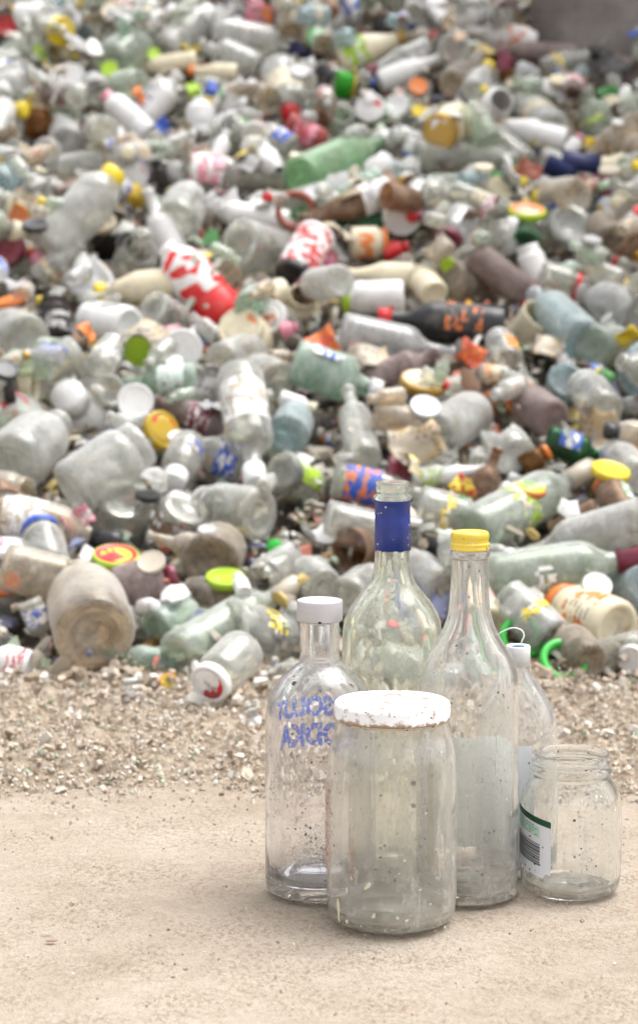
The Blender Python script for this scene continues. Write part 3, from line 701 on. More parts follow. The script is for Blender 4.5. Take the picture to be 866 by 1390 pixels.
for stage, tries in PLAN:
    for _ in range(tries):
        v = rnd.uniform(-.10, 2.95); yy = YF+v*CS; hw = (yy*433/F)*1.07
        x = rnd.uniform(-hw, hw)
        if yy > 4.38-(x-.4)*.35 and x > .36: continue
        if stage == 'big': kind = rnd.choice(['jar', 'jar', 'jar', 'wine', 'wine', 'spirit', 'jug', 'plastic', 'tum'])
        elif stage == 'mid': kind = rnd.choice(['jar', 'jar', 'jar', 'sauce', 'sauce', 'spirit', 'jug', 'vial', 'tum', 'plastic', 'scrap'])
        else: kind = rnd.choice(['vial', 'vial', 'vial', 'vial', 'lid', 'shard', 'shard', 'shard', 'scrap'])
        D = {'big': rnd.uniform(.058, .082), 'mid': rnd.uniform(.036, .055), 'small': rnd.uniform(.018, .03)}[stage]
        if kind in ('lid', 'shard', 'scrap'): D = rnd.uniform(.02, .042) if kind == 'lid' else rnd.uniform(.028, .055)
        if kind == 'scrap' and stage == 'mid': D = rnd.uniform(.05, .09)
        if kind == 'tum': D *= .9
        tint = rnd.choice(TINTS); cap = rnd.choice(CAPS); lab = rnd.choice(LABS)
        if kind == 'tum': cap = lab = None
        if kind == 'jar' and rnd.random() < .3: cap = None
        if kind in ('lid',):
            tint = rnd.choice(['white', 'white', 'white', 'cream', 'cream', 'white', 'cream', 'beige', 'grey', 'grey', 'gold', 'red', 'white', 'black']); cap = tint; lab = None
        if kind == 'scrap': tint = rnd.choice(['white', 'white', 'cream', 'beige', 'beige', 'grey', 'grey'] if stage == 'mid' else ['white', 'white', 'white', 'cream', 'cream', 'beige', 'grey', 'grey', 'pink', 'yellow', 'redorange', 'blue']); cap = lab = None
        if kind == 'shard': tint = rnd.choice(['clear', 'clear', 'brown', 'milky', 'palegreen', 'white', 'clear', 'white']); cap = lab = None
        if kind == 'vial' and lab and 'clear' in lab: lab = None
        th = rnd.uniform(0, 2*math.pi); el = rnd.gauss(.1, .35) if kind in KIND else rnd.uniform(.9, 1.57) if kind == 'lid' else rnd.uniform(.3, 1.5)
        # axis in heap frame, then world
        a = (math.cos(th)*math.cos(el), math.sin(th)*math.cos(el), math.sin(el))
        axis = Vector((a[0], a[1]*CS-a[2]*SN, a[1]*SN+a[2]*CS))
        A = KIND[kind][0]*D if kind in KIND else .2*D
        cen = from_heap(x, v, 0); base = cen-axis*(A/2)
        sp = spheres(kind, base, axis, D, 1.0)
        S = np.array([(*to_heap(q), r) for q, r in sp])
        X = SPA[:SPN]
        dx = S[:, None, 0]-X[None, :, 0]; dv = S[:, None, 1]-X[None, :, 1]
        rr = (S[:, None, 3]+X[None, :, 3])*.80; d2 = rr*rr-dx*dx-dv*dv
        ok = d2 > 0
        need = np.where(ok, X[None, :, 2]-S[:, None, 2]+np.sqrt(np.where(ok, d2, 0)), -9)
        H = max(float(need.max()) if need.size else -9, float((S[:, 3]*.6-S[:, 2]).max()))
        top = float((S[:, 2]+S[:, 3]).max())+H
        lim = {'big': .14, 'mid': .15, 'small': .16}[stage]
        if v < .06: lim = .085
        if top > lim: continue
        off = Vector((0, -SN, CS))*H; base = base+off
        # must not hide a traced item
        bad = False
        for q, r in sp:
            px, py, z = project(q+off); rp = r*F/z
            dd = np.hypot(PR[:, 0]-px, PR[:, 1]-py)
            if np.any((dd < rp*.8+PR[:, 3]*.52) & (PR[:, 2] > z-.01)): bad = True; break
        if bad: continue
        px, py, z = project(base+axis*(A/2))
        if py > 925 or py < -40: continue
        var = ''
        if kind == 'plastic': var = 'crush'
        elif kind in ('jar', 'wine', 'spirit', 'jug') and not cap and not lab and fill % 3 == 0: var = 'broken'
        lb = describe(kind, tint, cap, lab, base, px, py, axis, var)
        if lb is None: continue
        make(kind, base, axis, D, 1.0, tint, cap, lab, lb, rnd.uniform(0, 6.28), fill+1000, var)
        for q, r in sp: SPA[SPN] = (*to_heap(q+off), r); SPN += 1
        fill += 1; n_kind[kind] = n_kind.get(kind, 0)+1
print('heroes', len(hero_rows), 'fillers', fill, n_kind)

# ------------------------------------------------------------------ the mound under the heap
def mound():
    nx, ny = 90, 90; vs, fs = [], []
    for j in range(ny):
        for i in range(nx):
            x = -3+6*i/(nx-1); y = YF-.12+(j/(ny-1))**1.2*5.5
            z = (y-YF)*TS
            if y > 5.4: z = (5.4-YF)*TS+(y-5.4)*.1
            q = mnoise.noise(Vector((x*6, y*6, 1)))*.02+mnoise.noise(Vector((x*2, y*2, 7)))*.02
            e = min(1, max(0, (y-YF+.12)/.2))
            vs.append((x, y, max(-.02, z-.01+q*e if y > YF-.05 else -.02)))
    for j in range(ny-1):
        for i in range(nx-1):
            p = j*nx+i; fs.append((p, p+1, p+nx+1, p+nx))
    t = NT('mound_dirt'); co = t.coords(rand=False)
    cc = t.ramp(t.noise(co, 40, 6, .7), [(.35, (.035, .03, .025)), (.5, (.11, .09, .07)), (.68, (.28, .24, .19))])
    p = t.prin(cc, .9); t.l(t.bump(t.noise(co, 60, 6, .7), .9, .02), p.inputs['Normal'])
    tag(link('hill', mesh('hill', vs, fs, t.done(p.outputs[0]))), kind='structure')
mound()

def chip_mat(name, rough=.6):
    t = NT(name); a = t.n('ShaderNodeVertexColor', layer_name='Col'); co = t.coords(rand=False)
    cc = t.mixc(t.math('MULTIPLY', t.noise(co, 160, 4, .7), .6), a.outputs[0], (.36, .295, .225))
    p = t.prin(cc, rough); return t.done(p.outputs[0])
def chips(name, n, place, size, cols, mat, seed):
    rg = random.Random(seed); vs, fs, vc = [], [], []
    for _ in range(n):
        pt = place(rg)
        if pt is None: continue
        s = size(rg); c = rg.choice(cols); k = rg.uniform(.75, 1.2); c = tuple(min(.85, q*k) for q in c)
        m = Matrix.Rotation(rg.uniform(0, 6.28), 3, 'Z') @ Matrix.Rotation(rg.gauss(0, .6), 3, 'X') @ Matrix.Rotation(rg.gauss(0, .6), 3, 'Y')
        w, d, h = rg.uniform(.6, 1.3), rg.uniform(.5, 1), min(rg.uniform(.25, .8), .0055/s); nn = rg.choice([4, 5, 6]); b = len(vs)
        ang = sorted(rg.uniform(0, 6.28) for _ in range(nn)) if rg.random() < .3 else [6.283*(q+rg.uniform(-.3, .3))/nn for q in range(nn)]
        rads = [rg.uniform(.7, 1.1) for _ in range(nn)]
        for lv, q in ((0, 1), (1, rg.uniform(.55, .95))):
            for aa, r0 in zip(ang, rads):
                p = m @ Vector((math.cos(aa)*w*s*.5*q*r0, math.sin(aa)*d*s*.5*q*r0, (lv-.4)*h*s)); p += Vector(pt); vs.append(p[:]); vc.append((*c, 1))
        fs.append(tuple(b+q for q in range(nn-1, -1, -1))); fs.append(tuple(b+nn+q for q in range(nn)))
        for q in range(nn): fs.append((b+q, b+(q+1) % nn, b+nn+(q+1) % nn, b+nn+q))
    me = mesh(name, vs, fs, mat, False)
    at = me.color_attributes.new('Col', 'FLOAT_COLOR', 'POINT'); at.data.foreach_set('color', [x for c in vc for x in c])
    return link(name, me)
CM = chip_mat('chip')
def heap_place(rg):
    v = rg.uniform(-.03, 3.3); y = YF+v*CS; x = rg.uniform(-1, 1)*(y*433/F*1.12+.1); n = abs(rg.gauss(0, .022))
    return from_heap(x, v, n+.004)[:]
tag(chips('broken_glass_litter', 15000, heap_place, lambda r: r.choice([.008, .012, .02, .03, .045])*r.uniform(.7, 1.2),
    [(.55, .52, .46), (.45, .41, .34), (.62, .62, .58), (.30, .24, .17), (.16, .12, .08), (.50, .55, .46), (.70, .69, .66), (.35, .30, .23), (.12, .1, .08), (.38, .33, .26), (.55, .52, .46), (.3, .42, .3), (.6, .45, .12), (.6, .12, .08), (.15, .2, .4)], CM, 5),
    'small broken glass and dirt filling the gaps of the heap', 'litter', None, 'stuff')
# rubble apron
EDGE = lambda x: 2.02+.13*mnoise.noise(Vector((x*3.3, 2, 0)))+.07*mnoise.noise(Vector((x*13, 5, 0)))+.02*mnoise.noise(Vector((x*45, 5, 0)))-.03*max(0, -x)
def rub(x, y):
    e = min(1, max(0, (y-EDGE(x))/.10))
    return e*(.008+.016*(mnoise.noise(Vector((x*6, y*7, 0)))+.35)+.016*(mnoise.noise(Vector((x*24, y*24, 3)))+.4)+.008*mnoise.noise(Vector((x*60, y*60, 3))))
def rub_place(rg):
    y = 1.97+rg.random()*.75; x = rg.uniform(-1, 1)*(y*433/F*1.15+.08)
    if y < EDGE(x)-abs(rg.gauss(0, .02))*(1 if rg.random() < .9 else 3.5): return None
    return (x, y, rub(x, y)-.002+rg.uniform(-.001, .0035))
def rubble_bed():
    nx, ny = 300, 110; vs, fs = [], []
    for j in range(ny):
        for i in range(nx):
            x = -1.6+3.2*i/(nx-1); y = 1.92+.9*j/(ny-1); vs.append((x, y, rub(x, y)-.006))
    for j in range(ny-1):
        for i in range(nx-1): p = j*nx+i; fs.append((p, p+1, p+nx+1, p+nx))
    t = NT('rubble_sand'); co = t.coords(rand=False)
    cc = t.ramp(t.noise(co, 90, 6, .7), [(.3, (.20, .15, .105)), (.5, (.40, .32, .235)), (.7, (.58, .50, .40))])
    p = t.prin(cc, .95); t.l(t.bump(t.noise(co, 130, 6, .7), .9, .006), p.inputs['Normal'])
    tag(link('ground_rubble_bed', mesh('ground_rubble_bed', vs, fs, t.done(p.outputs[0]))), kind='structure')
rubble_bed()
RCX = [(.52, .40, .28), (.47, .35, .24), (.56, .45, .33), (.40, .29, .19), (.62, .54, .44), (.50, .385, .27), (.54, .425, .31), (.30, .21, .135), (.66, .61, .54), (.68, .60, .50)]
RC = [tuple(.78*q+.22*(sum(c)/3) for q in c) for c in RCX]
tag(chips('crushed_rubble', 36000, rub_place, lambda r: (.0016+.0068*r.random()**3)*(1.0 if r.random() < .985 else 3), RC+RC+[(.34, .46, .33), (.68, .67, .64)], CM, 6),
    'crushed glass and stone rubble along the foot of the heap', 'rubble', None, 'stuff')
def foot_place(rg):
    y = 2.56-abs(rg.gauss(0, .12)); x = rg.uniform(-1, 1)*(y*433/F*1.15+.08)
    if y < EDGE(x): return None
    return (x, y, rub(x, y)+rg.uniform(0, .008))
o_ = chips('broken_foot_litter', 1100, foot_place, lambda r: .006+.026*r.random()**2.4, RC+[(.24, .17, .11), (.18, .12, .08), (.70, .68, .64), (.55, .58, .48), (.72, .7, .66), (.3, .22, .15)], CM, 16)
tag(o_, 'larger broken glass and pottery pieces strewn at the foot of the heap', 'litter', None, 'stuff')
def slab_grit(rg):
    y = 1.35+rg.random()*.72; x = rg.uniform(-1, 1)*(y*433/F*1.1)
    if rg.random() > .22+.78*max(0, (y-1.75)/.27)**1.5: return None
    return (x, y, .0045)
tag(chips('loose_grit', 4200, slab_grit, lambda r: .0009+.0034*r.random()**4, RC+[(.25, .19, .13)], CM, 8), 'loose grit scattered on the concrete slab', 'grit', None, 'stuff')

# ------------------------------------------------------------------ ground, slab, wall
def quad(name, x0, x1, y0, y1, z, mat):
    return tag(link(name, mesh(name, [(x0, y0, z), (x1, y0, z), (x1, y1, z), (x0, y1, z)], [(0, 1, 2, 3)], mat, False)), kind='structure')
t = NT('earth'); co = t.coords(rand=False)
p = t.prin(t.ramp(t.noise(co, 3, 8, .6), [(.3, (.22, .17, .12)), (.7, (.42, .35, .26))]), .95)
quad('ground', -300, 300, -100, 500, -.006, t.done(p.outputs[0]))
t = NT('concrete'); co = t.coords(rand=False)
big = t.noise(co, 5, 5, .6); mid = t.noise(co, 55, 6, .75); fine = t.noise(co, 420, 4, .8)
mp = t.n('ShaderNodeMapping'); t.l(co, mp.inputs[0]); mp.inputs['Scale'].default_value = (1, .55, 1); mp.inputs['Rotation'].default_value = (0, 0, .5)
cc = t.ramp(t.math('ADD', t.math('MULTIPLY', big, .5), t.math('MULTIPLY', mid, .5)), [(.32, (.39, .32, .25)), (.5, (.49, .41, .325)), (.68, (.60, .53, .44))])
patchy = t.ramp(t.noise(co, 14, 5, .7), [(.42, .25), (.60, 1.0)])
cc = t.mixc(t.math('MULTIPLY', patchy, t.ramp(t.noise(mp.outputs[0], 250, 6, .85), [(.48, 0.0), (.585, .85)])), cc, (.24, .16, .095))
cc = t.mixc(t.ramp(t.noise(co, 210, 4, .8), [(.57, 0.0), (.66, .5)]), cc, (.70, .61, .50))
cc = t.mixc(t.ramp(t.noise(co, 640, 2, .6), [(.60, 0.0), (.68, .8)]), cc, (.20, .135, .085))
cc = t.mixc(t.specks(co, 60, .03, .12), cc, (.12, .08, .055))
sy = t.n('ShaderNodeSeparateXYZ'); t.l(co, sy.inputs[0])      # loose dirt drifted over the slab from the rubble
dr = t.math('ADD', t.math('MULTIPLY', t.math('SUBTRACT', sy.outputs[1], 1.97), 5.0), t.math('MULTIPLY', t.math('SUBTRACT', t.noise(co, 22, 6, .75), .5), 3.2))
cc = t.mixc(t.ramp(dr, [(.0, 0.0), (.6, .8)]), cc, t.mixc(t.noise(co, 240, 4, .8), (.24, .175, .115), (.50, .41, .31)))
cc = t.mixc(t.ramp(t.noise(co, 8, 6, .7), [(.54, 0.0), (.66, .28)]), cc, (.27, .20, .135))
p = t.prin(cc, .9); t.l(t.bump(t.math('ADD', mid, t.math('MULTIPLY', fine, .7)), 1.0, .004), p.inputs['Normal'])
quad('ground_concrete_slab', -3, 3, -1.5, 2.35, 0, t.done(p.outputs[0]))
t = NT('wall_concrete'); co = t.coords(rand=False)
p = t.prin(t.ramp(t.noise(co, 7, 8, .65), [(.3, (.10, .085, .08)), (.5, (.17, .15, .14)), (.7, (.27, .245, .23))]), .9)
t.l(t.bump(t.noise(co, 25, 6, .7), .8, .01), p.inputs['Normal'])
def wall():
    P = hit(712, 60, .05); vs, fs = [], []; n = 30
    x0, y0 = .405, 4.42
    for s, (ox, oy) in enumerate(((0, 0), (0, .35))):
        for j in range(n):
            for i in range(n):
                d = mnoise.noise(Vector((i*.35, j*.35, 4)))*.02
                vs.append((x0+oy*.1+i/(n-1)*3+(d if i == 0 else 0), y0+oy+(d if s == 0 else 0)-i/(n-1)*1.05, .4+j/(n-1)*2.2))
    N = n*n
    for j in range(n-1):
        for i in range(n-1):
            p_ = j*n+i; fs.append((p_, p_+1, p_+n+1, p_+n)); fs.append((N+p_, N+p_+n, N+p_+n+1, N+p_+1))
        fs.append((j*n, (j+1)*n, N+(j+1)*n, N+j*n))
    for i in range(n-1):
        a = (n-1)*n+i; fs.append((a, a+1, N+a+1, N+a))
    tag(link('concrete_wall', mesh('concrete_wall', vs, fs, t.done(p.outputs[0]))), 'dark weathered concrete wall standing behind the heap', 'wall')
wall()
# ------------------------------------------------------------------ the standing glass in front
def fg_glass(name, tint, haze, hazecol, spk=.05, rough=.02, bands=None, scale=1.0):
    t = NT(name); co = t.coords(rand=False)
    g = t.n('ShaderNodeBsdfGlass'); g.inputs['IOR'].default_value = 1.47; g.inputs['Roughness'].default_value = rough; g.inputs[0].default_value = (*tint, 1)
    wb = t.bump(t.noise(co, 26, 3), .12, .002); t.l(wb, g.inputs['Normal'])
    ms = t.n('ShaderNodeMapping'); t.l(co, ms.inputs[0]); ms.inputs['Scale'].default_value = (1, 1, .22)
    f = t.math('ADD', t.math('MULTIPLY', t.noise(co, 20*scale, 6, .65), .45), t.math('ADD', t.math('MULTIPLY', t.noise(co, 180*scale, 4, .7), .25), t.math('MULTIPLY', t.noise(ms.outputs[0], 75*scale, 5, .75), .30)))
    fac = t.ramp(f, [(.40, haze*.45), (.50, haze), (.62, min(.9, haze*3.4))])
    dif = t.n('ShaderNodeBsdfDiffuse'); dif.inputs[0].default_value = (*hazecol, 1); tr = t.n('ShaderNodeBsdfTranslucent'); tr.inputs[0].default_value = (*hazecol, 1)
    sh = t.mixs(fac, g.outputs[0], t.mixs(.5, dif.outputs[0], tr.outputs[0]))
    wd = t.n('ShaderNodeBsdfDiffuse'); wd.inputs[0].default_value = (.80, .78, .72, 1)
    sh = t.mixs(t.math('MULTIPLY', t.specks(co, 260, .035, .20), .7), sh, wd.outputs[0])
    dk = t.n('ShaderNodeBsdfDiffuse'); dk.inputs[0].default_value = (.06, .045, .03, 1)
    clump = t.ramp(t.noise(co, 34, 4, .6), [(.57, 0.0), (.63, 1.0)])
    sh = t.mixs(t.math('MULTIPLY', clump, t.math('MULTIPLY', t.specks(co, 260, min(.5, spk*3), .27), .9)), sh, dk.outputs[0])
    sh = t.mixs(t.specks(co, 55, spk*.25, .12), sh, dk.outputs[0])
    # dried splashes and runs
    md = t.n('ShaderNodeMapping'); t.l(co, md.inputs[0]); md.inputs['Scale'].default_value = (1, 1, .12)
    run = t.ramp(t.noise(md.outputs[0], 130, 4, .6), [(.60, 0.0), (.64, .22), (.70, .0)])
    spl = t.ramp(t.noise(co, 48, 5, .72), [(.60, 0.0), (.66, .22), (.72, .10)])
    sy = t.n('ShaderNodeSeparateXYZ'); t.l(co, sy.inputs[0]); low = t.ramp(t.math('ADD', t.math('MULTIPLY', sy.outputs[2], 25.0), t.math('MULTIPLY', t.noise(co, 60, 4, .7), .9)), [(.25, .30), (.8, 0.0)])
    mud = t.n('ShaderNodeBsdfDiffuse'); mud.inputs[0].default_value = (.58, .50, .39, 1)
    sh = t.mixs(run, sh, wd.outputs[0]); sh = t.mixs(spl, sh, t.mixs(.5, dif.outputs[0], tr.outputs[0])); sh = t.mixs(low, sh, mud.outputs[0])
    return t.done(sh)
def fg_place(cx, ybot, hw):
    d = ray(cx, ybot); k = CAMH/-(d.z); g = CAM+d*k
    r = hw*(g-CAM).dot(FWD)/F
    P = Vector((g.x, g.y+r, 0)); P.x = cx_at(cx, P.y, ybot)
    return P
def cx_at(cx, Y, py):
    d = ray(cx, py); return d.x*Y/d.y
def fg_z(cx, py, Y):
    d = ray(cx, py); return CAMH+d.z*Y/d.y
def fg_r(hw, py, Y):
    d = ray(433, py); return hw/F*Y/d.y
def shell(name, prof, mat, wall_t, base_t, seg=72, punt=.006, top_open=True, fn=None):
    """closed thick glass wall from an outer profile [(r, z)], bottom to lip"""
    out = [(0, punt), (prof[0][0]*.45, punt*.85), (prof[0][0]*.75, punt*.25), (prof[0][0]*.9, .0003)]+prof
    inn = []
    for i in range(len(prof)-1, -1, -1):
        r, z = prof[i]
        if z < base_t+punt: break
        inn.append((max(.001, r-wall_t), z-(wall_t*.4 if i < len(prof)-1 else 0)))
    r0 = prof[len(prof)//3][0]
    rb = inn[-1][0]
    inn += [(rb*.95, base_t+.002), (rb*.8, base_t-.001), (rb*.45, base_t+punt*.9), (0, base_t+punt)]
    v, f = lathe_data(out+inn, seg, fn)
    return mesh(name, v, f, mat, True)
def pxprof(cx, Y, pts):
    """pts: (py, halfwidth) bottom to top -> (r, z)"""
    return [(fg_r(h, y, Y), fg_z(cx, y, Y)) for y, h in pts]
def patch(name, mat, rad, a0, a1, z0, z1, parent, na=24, nz=8, ragged=0, seed=1, zshift=None, prof=None):
    rg = random.Random(seed); vs, fs = [], []
    for j in range(nz+1):
        for i in range(na+1):
            a = a0+(a1-a0)*i/na; z = z0+(z1-z0)*j/nz
            if ragged:
                if j in (0, nz): z += rg.uniform(-ragged, ragged)
                if i in (0, na): a += rg.uniform(-ragged, ragged)/rad
            if zshift: z += zshift(i/na, j/nz)
            rr = prof(z) if prof else rad
            vs.append((rr*math.sin(a), -rr*math.cos(a), z))
    for j in range(nz):
        for i in range(na):
            p = j*(na+1)+i; fs.append((p, p+1, p+na+2, p+na+1))
    return link(name, mesh(name, vs, fs, mat), parent)
def worn(name, col, scale, lo, hi, amax=1.0, rough=.6):
    """ink or paper with worn-away holes"""
    t = NT(name); co = t.coords(rand=False); f = t.ramp(t.noise(co, scale, 5, .7), [(lo, 0.0), (hi, amax)])
    d = t.prin(col, rough); tp = t.n('ShaderNodeBsdfTransparent'); tl = t.n('ShaderNodeBsdfTranslucent'); tl.inputs[0].default_value = (*col, 1)
    return t.done(t.mixs(f, tp.outputs[0], t.mixs(.45, d.outputs[0], tl.outputs[0])))
def fg_solid(name, col, rough, f2=None, spk=.08, metal=0, bump=0):
    t = NT(name); co = t.coords(rand=False); cc = t.mixc(t.noise(co, 60, 5), tuple(q*.86 for q in col), tuple(min(.9, q*1.08) for q in col))
    if f2: cc = t.mixc(t.ramp(t.noise(co, 110, 6, .75), [(.56, 0.0), (.66, .9)]), cc, f2)
    cc = t.mixc(t.specks(co, 330, spk, .3), cc, (.06, .04, .03))
    p = t.prin(cc, rough, Metallic=metal)
    if bump: t.l(t.bump(t.noise(co, 200, 4), bump, .001), p.inputs['Normal'])
    return t.done(p.outputs[0])
def tube(pts, r, seg=8):
    vs, fs = [], []
    for i, p in enumerate(pts):
        t = (pts[min(i+1, len(pts)-1)]-pts[max(i-1, 0)]).normalized(); n = t.orthogonal().normalized(); n = (Vector((0, 1, 0))-t*t.y).normalized() if abs(t.y) < .9 else n; b = t.cross(n)
        for k in range(seg):
            a = 6.2832*k/seg; vs.append((p+n*math.cos(a)*r+b*math.sin(a)*r)[:])
    for i in range(len(pts)-1):
        for k in range(seg): fs.append((i*seg+k, i*seg+(k+1) % seg, (i+1)*seg+(k+1) % seg, (i+1)*seg+k))
    return vs, fs
def text_on_back(name, body, size, rad, zc, mat, parent, sx=.62, ang0=0.0, gap=1.0):
    """lettering wrapped on the far side of a bottle so it reads right from behind it"""
    cu = bpy.data.curves.new(name, 'FONT'); cu.body = body; cu.size = size; cu.align_x = 'CENTER'; cu.align_y = 'CENTER'; cu.offset = size*.055; cu.space_character = gap
    o = bpy.data.objects.new(name, cu); COL.objects.link(o); dg = bpy.context.evaluated_depsgraph_get()
    me = bpy.data.meshes.new_from_object(o.evaluated_get(dg)); bpy.data.objects.remove(o)
    import bmesh
    bm = bmesh.new(); bm.from_mesh(me)
    for q in range(14):
        x = -size*5*.5+size*5*q/13
        bmesh.ops.bisect_plane(bm, geom=bm.verts[:]+bm.edges[:]+bm.faces[:], plane_co=(x, 0, 0), plane_no=(1, 0, 0))
    for v in bm.verts:
        a = math.pi+ang0+v.co.x*sx/rad; rr = rad+.0006
        v.co = Vector((rr*math.sin(a), -rr*math.cos(a), zc+v.co.y))
    bm.to_mesh(me); bm.free(); me.materials.clear(); me.materials.append(mat)
    return link(name, me, parent)
def ring_points(pts, y, h, w, bump_px, n=3):
    pass

BACKS = {}
def stand(name, cx, ybot, hw):
    P = fg_place(cx, ybot, hw); e = link(name, None); e.location = P; e.location.z = .0045*0+.0006; return e, P

# --- blue sleeved wine bottle (furthest back in the middle)
e, P = stand('wine_bottle', 531, 1206, 66); Y = P.y
pts = [(1206-8, 60), (1190, 65), (1150, 67), (900, 68), (868, 67.5), (850, 66.5), (836, 63), (824, 57), (812, 48), (800, 37.5), (790, 30), (777, 26), (762, 24.2), (740, 23.2), (690, 22), (681, 22), (678, 26), (674, 26), (671, 21.5), (667, 22), (664, 24), (661, 21.5), (658, 23), (655, 23)]
pr = pxprof(531, Y, pts); pr = [(r, max(.004, z)) for r, z in pr]
pr = chaikin(pr[:15], 2)+pr[15:]
G = fg_glass('wine_glass', (.992, 1.0, .972), .11, (.84, .86, .78), .05)
link('glass_body', shell('glass_body', pr, G, .0028, .006, punt=.014), e)
z0, z1 = fg_z(531, 747, Y), fg_z(531, 679, Y); rs = [(fg_r(24.6, 747, Y), z0), (fg_r(23.6, 700, Y), z0+(z1-z0)*.6), (fg_r(23.6, 690, Y), z1-.002), (fg_r(27, 681, Y), z1-.0012), (fg_r(27, 679, Y), z1)]
rs = [(fg_r(24.2, 747, Y), z0)]+[(r+.0002, z) for r, z in rs]
t = NT('blue_foil'); co = t.coords(rand=False)
cc = t.mixc(t.noise(co, 90, 4), (.010, .022, .16), (.022, .05, .30)); cc = t.mixc(t.specks(co, 330, .16, .30), cc, (.55, .58, .62)); cc = t.mixc(t.specks(co, 160, .05, .3), cc, (.5, .46, .4))
pn = t.prin(cc, .38); t.l(t.bump(t.noise(co, 130, 4), .35, .001), pn.inputs['Normal'])
link('neck_sleeve', lathe('neck_sleeve', rs, t.done(pn.outputs[0]), 64, fn=lambda r, z, a, i: (r*(1+.006*math.sin(a*7+z*300)), z+(.0012*mnoise.noise(Vector((a*3, 0, 0))) if i <= 1 else 0))), e)
tag(e, 'green tinted wine bottle with torn dark blue neck sleeve and no cap', 'bottle', 'glassware standing on the concrete slab')

# --- silver capped bottle with blue lettering
e, P = stand('spirit_bottle', 434, 1233, 72); Y = P.y
pts = [(1222, 64), (1214, 70), (1200, 73.5), (1170, 74), (985, 74), (962, 73), (942, 68), (924, 56), (911, 42), (903, 31.5), (899, 27.5), (896, 28.5), (893, 27), (880, 26.5), (846, 26.5), (843, 28), (838, 28), (828, 25), (820, 25)]
pr = pxprof(434, Y, pts); pr = [(r, max(.0035, z)) for r, z in pr]; pr = chaikin(pr[:10], 2)+pr[10:]
G = fg_glass('spirit_glass', (.992, .992, 1.0), .06, (.82, .80, .77), .12)
gb = link('glass_body', shell('glass_body', pr, G, .0038, .013, punt=.013), e)
zc0, zc1 = fg_z(434, 843, Y), fg_z(434, 815, Y); rc = fg_r(31, 830, Y)
t = NT('brushed_cap'); co = t.coords(rand=False); mpn = t.n('ShaderNodeMapping'); t.l(co, mpn.inputs[0]); mpn.inputs['Scale'].default_value = (1, 1, 30)
cc = t.mixc(t.noise(mpn.outputs[0], 40, 3), (.44, .43, .455), (.56, .55, .57)); cc = t.mixc(t.specks(co, 95, .10, .25), cc, (.03, .025, .02))
pn = t.prin(cc, .42, Metallic=.25)
link('cap', lathe('cap', [(rc*.85, zc0+.001), (rc*.97, zc0), (rc, zc0+.001), (rc, zc1-.0012), (rc*.985, zc1-.0003), (rc*.95, zc1), (rc*.90, zc1-.0004), (rc*.86, zc1-.0012), (0, zc1-.0012)], t.done(pn.outputs[0]), 64), e)
ink = worn('blue_ink', (.0, .12, .90), 420, .41, .475, 1.0)
rb = fg_r(74, 1000, Y)
text_on_back('lettering', 'ABSOLUT', fg_r(34.5, 962, Y), rb, fg_z(434, 975, Y), ink, e, .92, .13)
text_on_back('lettering', 'VODKA', fg_r(42, 1000, Y), rb, fg_z(434, 1014, Y), ink, e, .82, .09)
smudge = worn('grey_ink', (.10, .095, .09), 900, .50, .62, .75)
for q, (pyq, wq) in enumerate(((1024, .7), (1036, .85), (1047, .8), (1062, .9), (1072, .6), (1096, .45))):
    zq = fg_z(434, pyq+15, Y); patch('small_print', smudge, rb+.0005, math.pi-wq*.8, math.pi+wq*.9, zq-.0016, zq+.0008, e, 30, 1)
t = NT('soot'); co = t.coords(rand=False); tcg = t.n('ShaderNodeTexCoord'); 
f1 = t.ramp(t.noise(co, 800, 4, .7), [(.52, 0.0), (.6, .6)]); f2 = t.ramp(t.noise(co, 38, 3, .5), [(.46, 0.0), (.6, 1.0)])
dd = t.n('ShaderNodeBsdfDiffuse'); dd.inputs[0].default_value = (.06, .055, .05, 1); tp = t.n('ShaderNodeBsdfTransparent')
SOOT = t.done(t.mixs(t.math('MULTIPLY', f1, f2), tp.outputs[0], dd.outputs[0]))
patch('dirt_film', SOOT, rb+.0004, -1.0, .35, fg_z(434, 1175, Y), fg_z(434, 1010, Y), e, 24, 10)
patch('dirt_film', SOOT, rb+.0004, math.pi-1.0, math.pi+1.0, fg_z(434, 1180, Y), fg_z(434, 1120, Y), e, 24, 10)
tag(e, 'clear bottle with silver-white cap and worn blue lettering on the glass', 'bottle', 'glassware standing on the concrete slab')

# --- yellow capped tall bottle
e, P = stand('tall_bottle', 634, 1237, 66); Y = P.y
pts = [(1228, 60), (1222, 65), (1208, 67.5), (1180, 68), (935, 68), (912, 66), (893, 59), (876, 48), (860, 38.5), (846, 32.5), (834, 29), (815, 27), (770, 24.5), (758, 24), (756, 27.5), (749, 27.5), (747, 24.5), (742, 24.5), (724, 23)]
pr = pxprof(634, Y, pts); pr = [(r, max(.0035, z)) for r, z in pr]; pr = chaikin(pr[:14], 2)+pr[14:]
G = fg_glass('tall_glass', (1, 1.0, .995), .11, (.84, .83, .78), .07)
link('glass_body', shell('glass_body', pr, G, .0028, .009, punt=.010), e)
zb = [(fg_z(634, y, Y)) for y in (747, 722)]; rc = fg_r(26, 735, Y); H = zb[1]-zb[0]
cp = [(rc*.9, zb[0]), (rc*1.0, zb[0]), (rc*1.02, zb[0]+H*.10), (rc*.98, zb[0]+H*.2), (rc*.98, zb[0]+H*.23), (rc*1.01, zb[0]+H*.27), (rc*1.01, zb[0]+H*.38), (rc*.95, zb[0]+H*.42), (rc*.95, zb[0]+H*.46), (rc*.985, zb[0]+H*.52), (rc*.95, zb[0]+H*.58), (rc*.985, zb[0]+H*.62), (rc*.985, zb[0]+H*.82), (rc*.97, zb[0]+H*.93), (rc*.90, zb[0]+H), (0, zb[0]+H)]
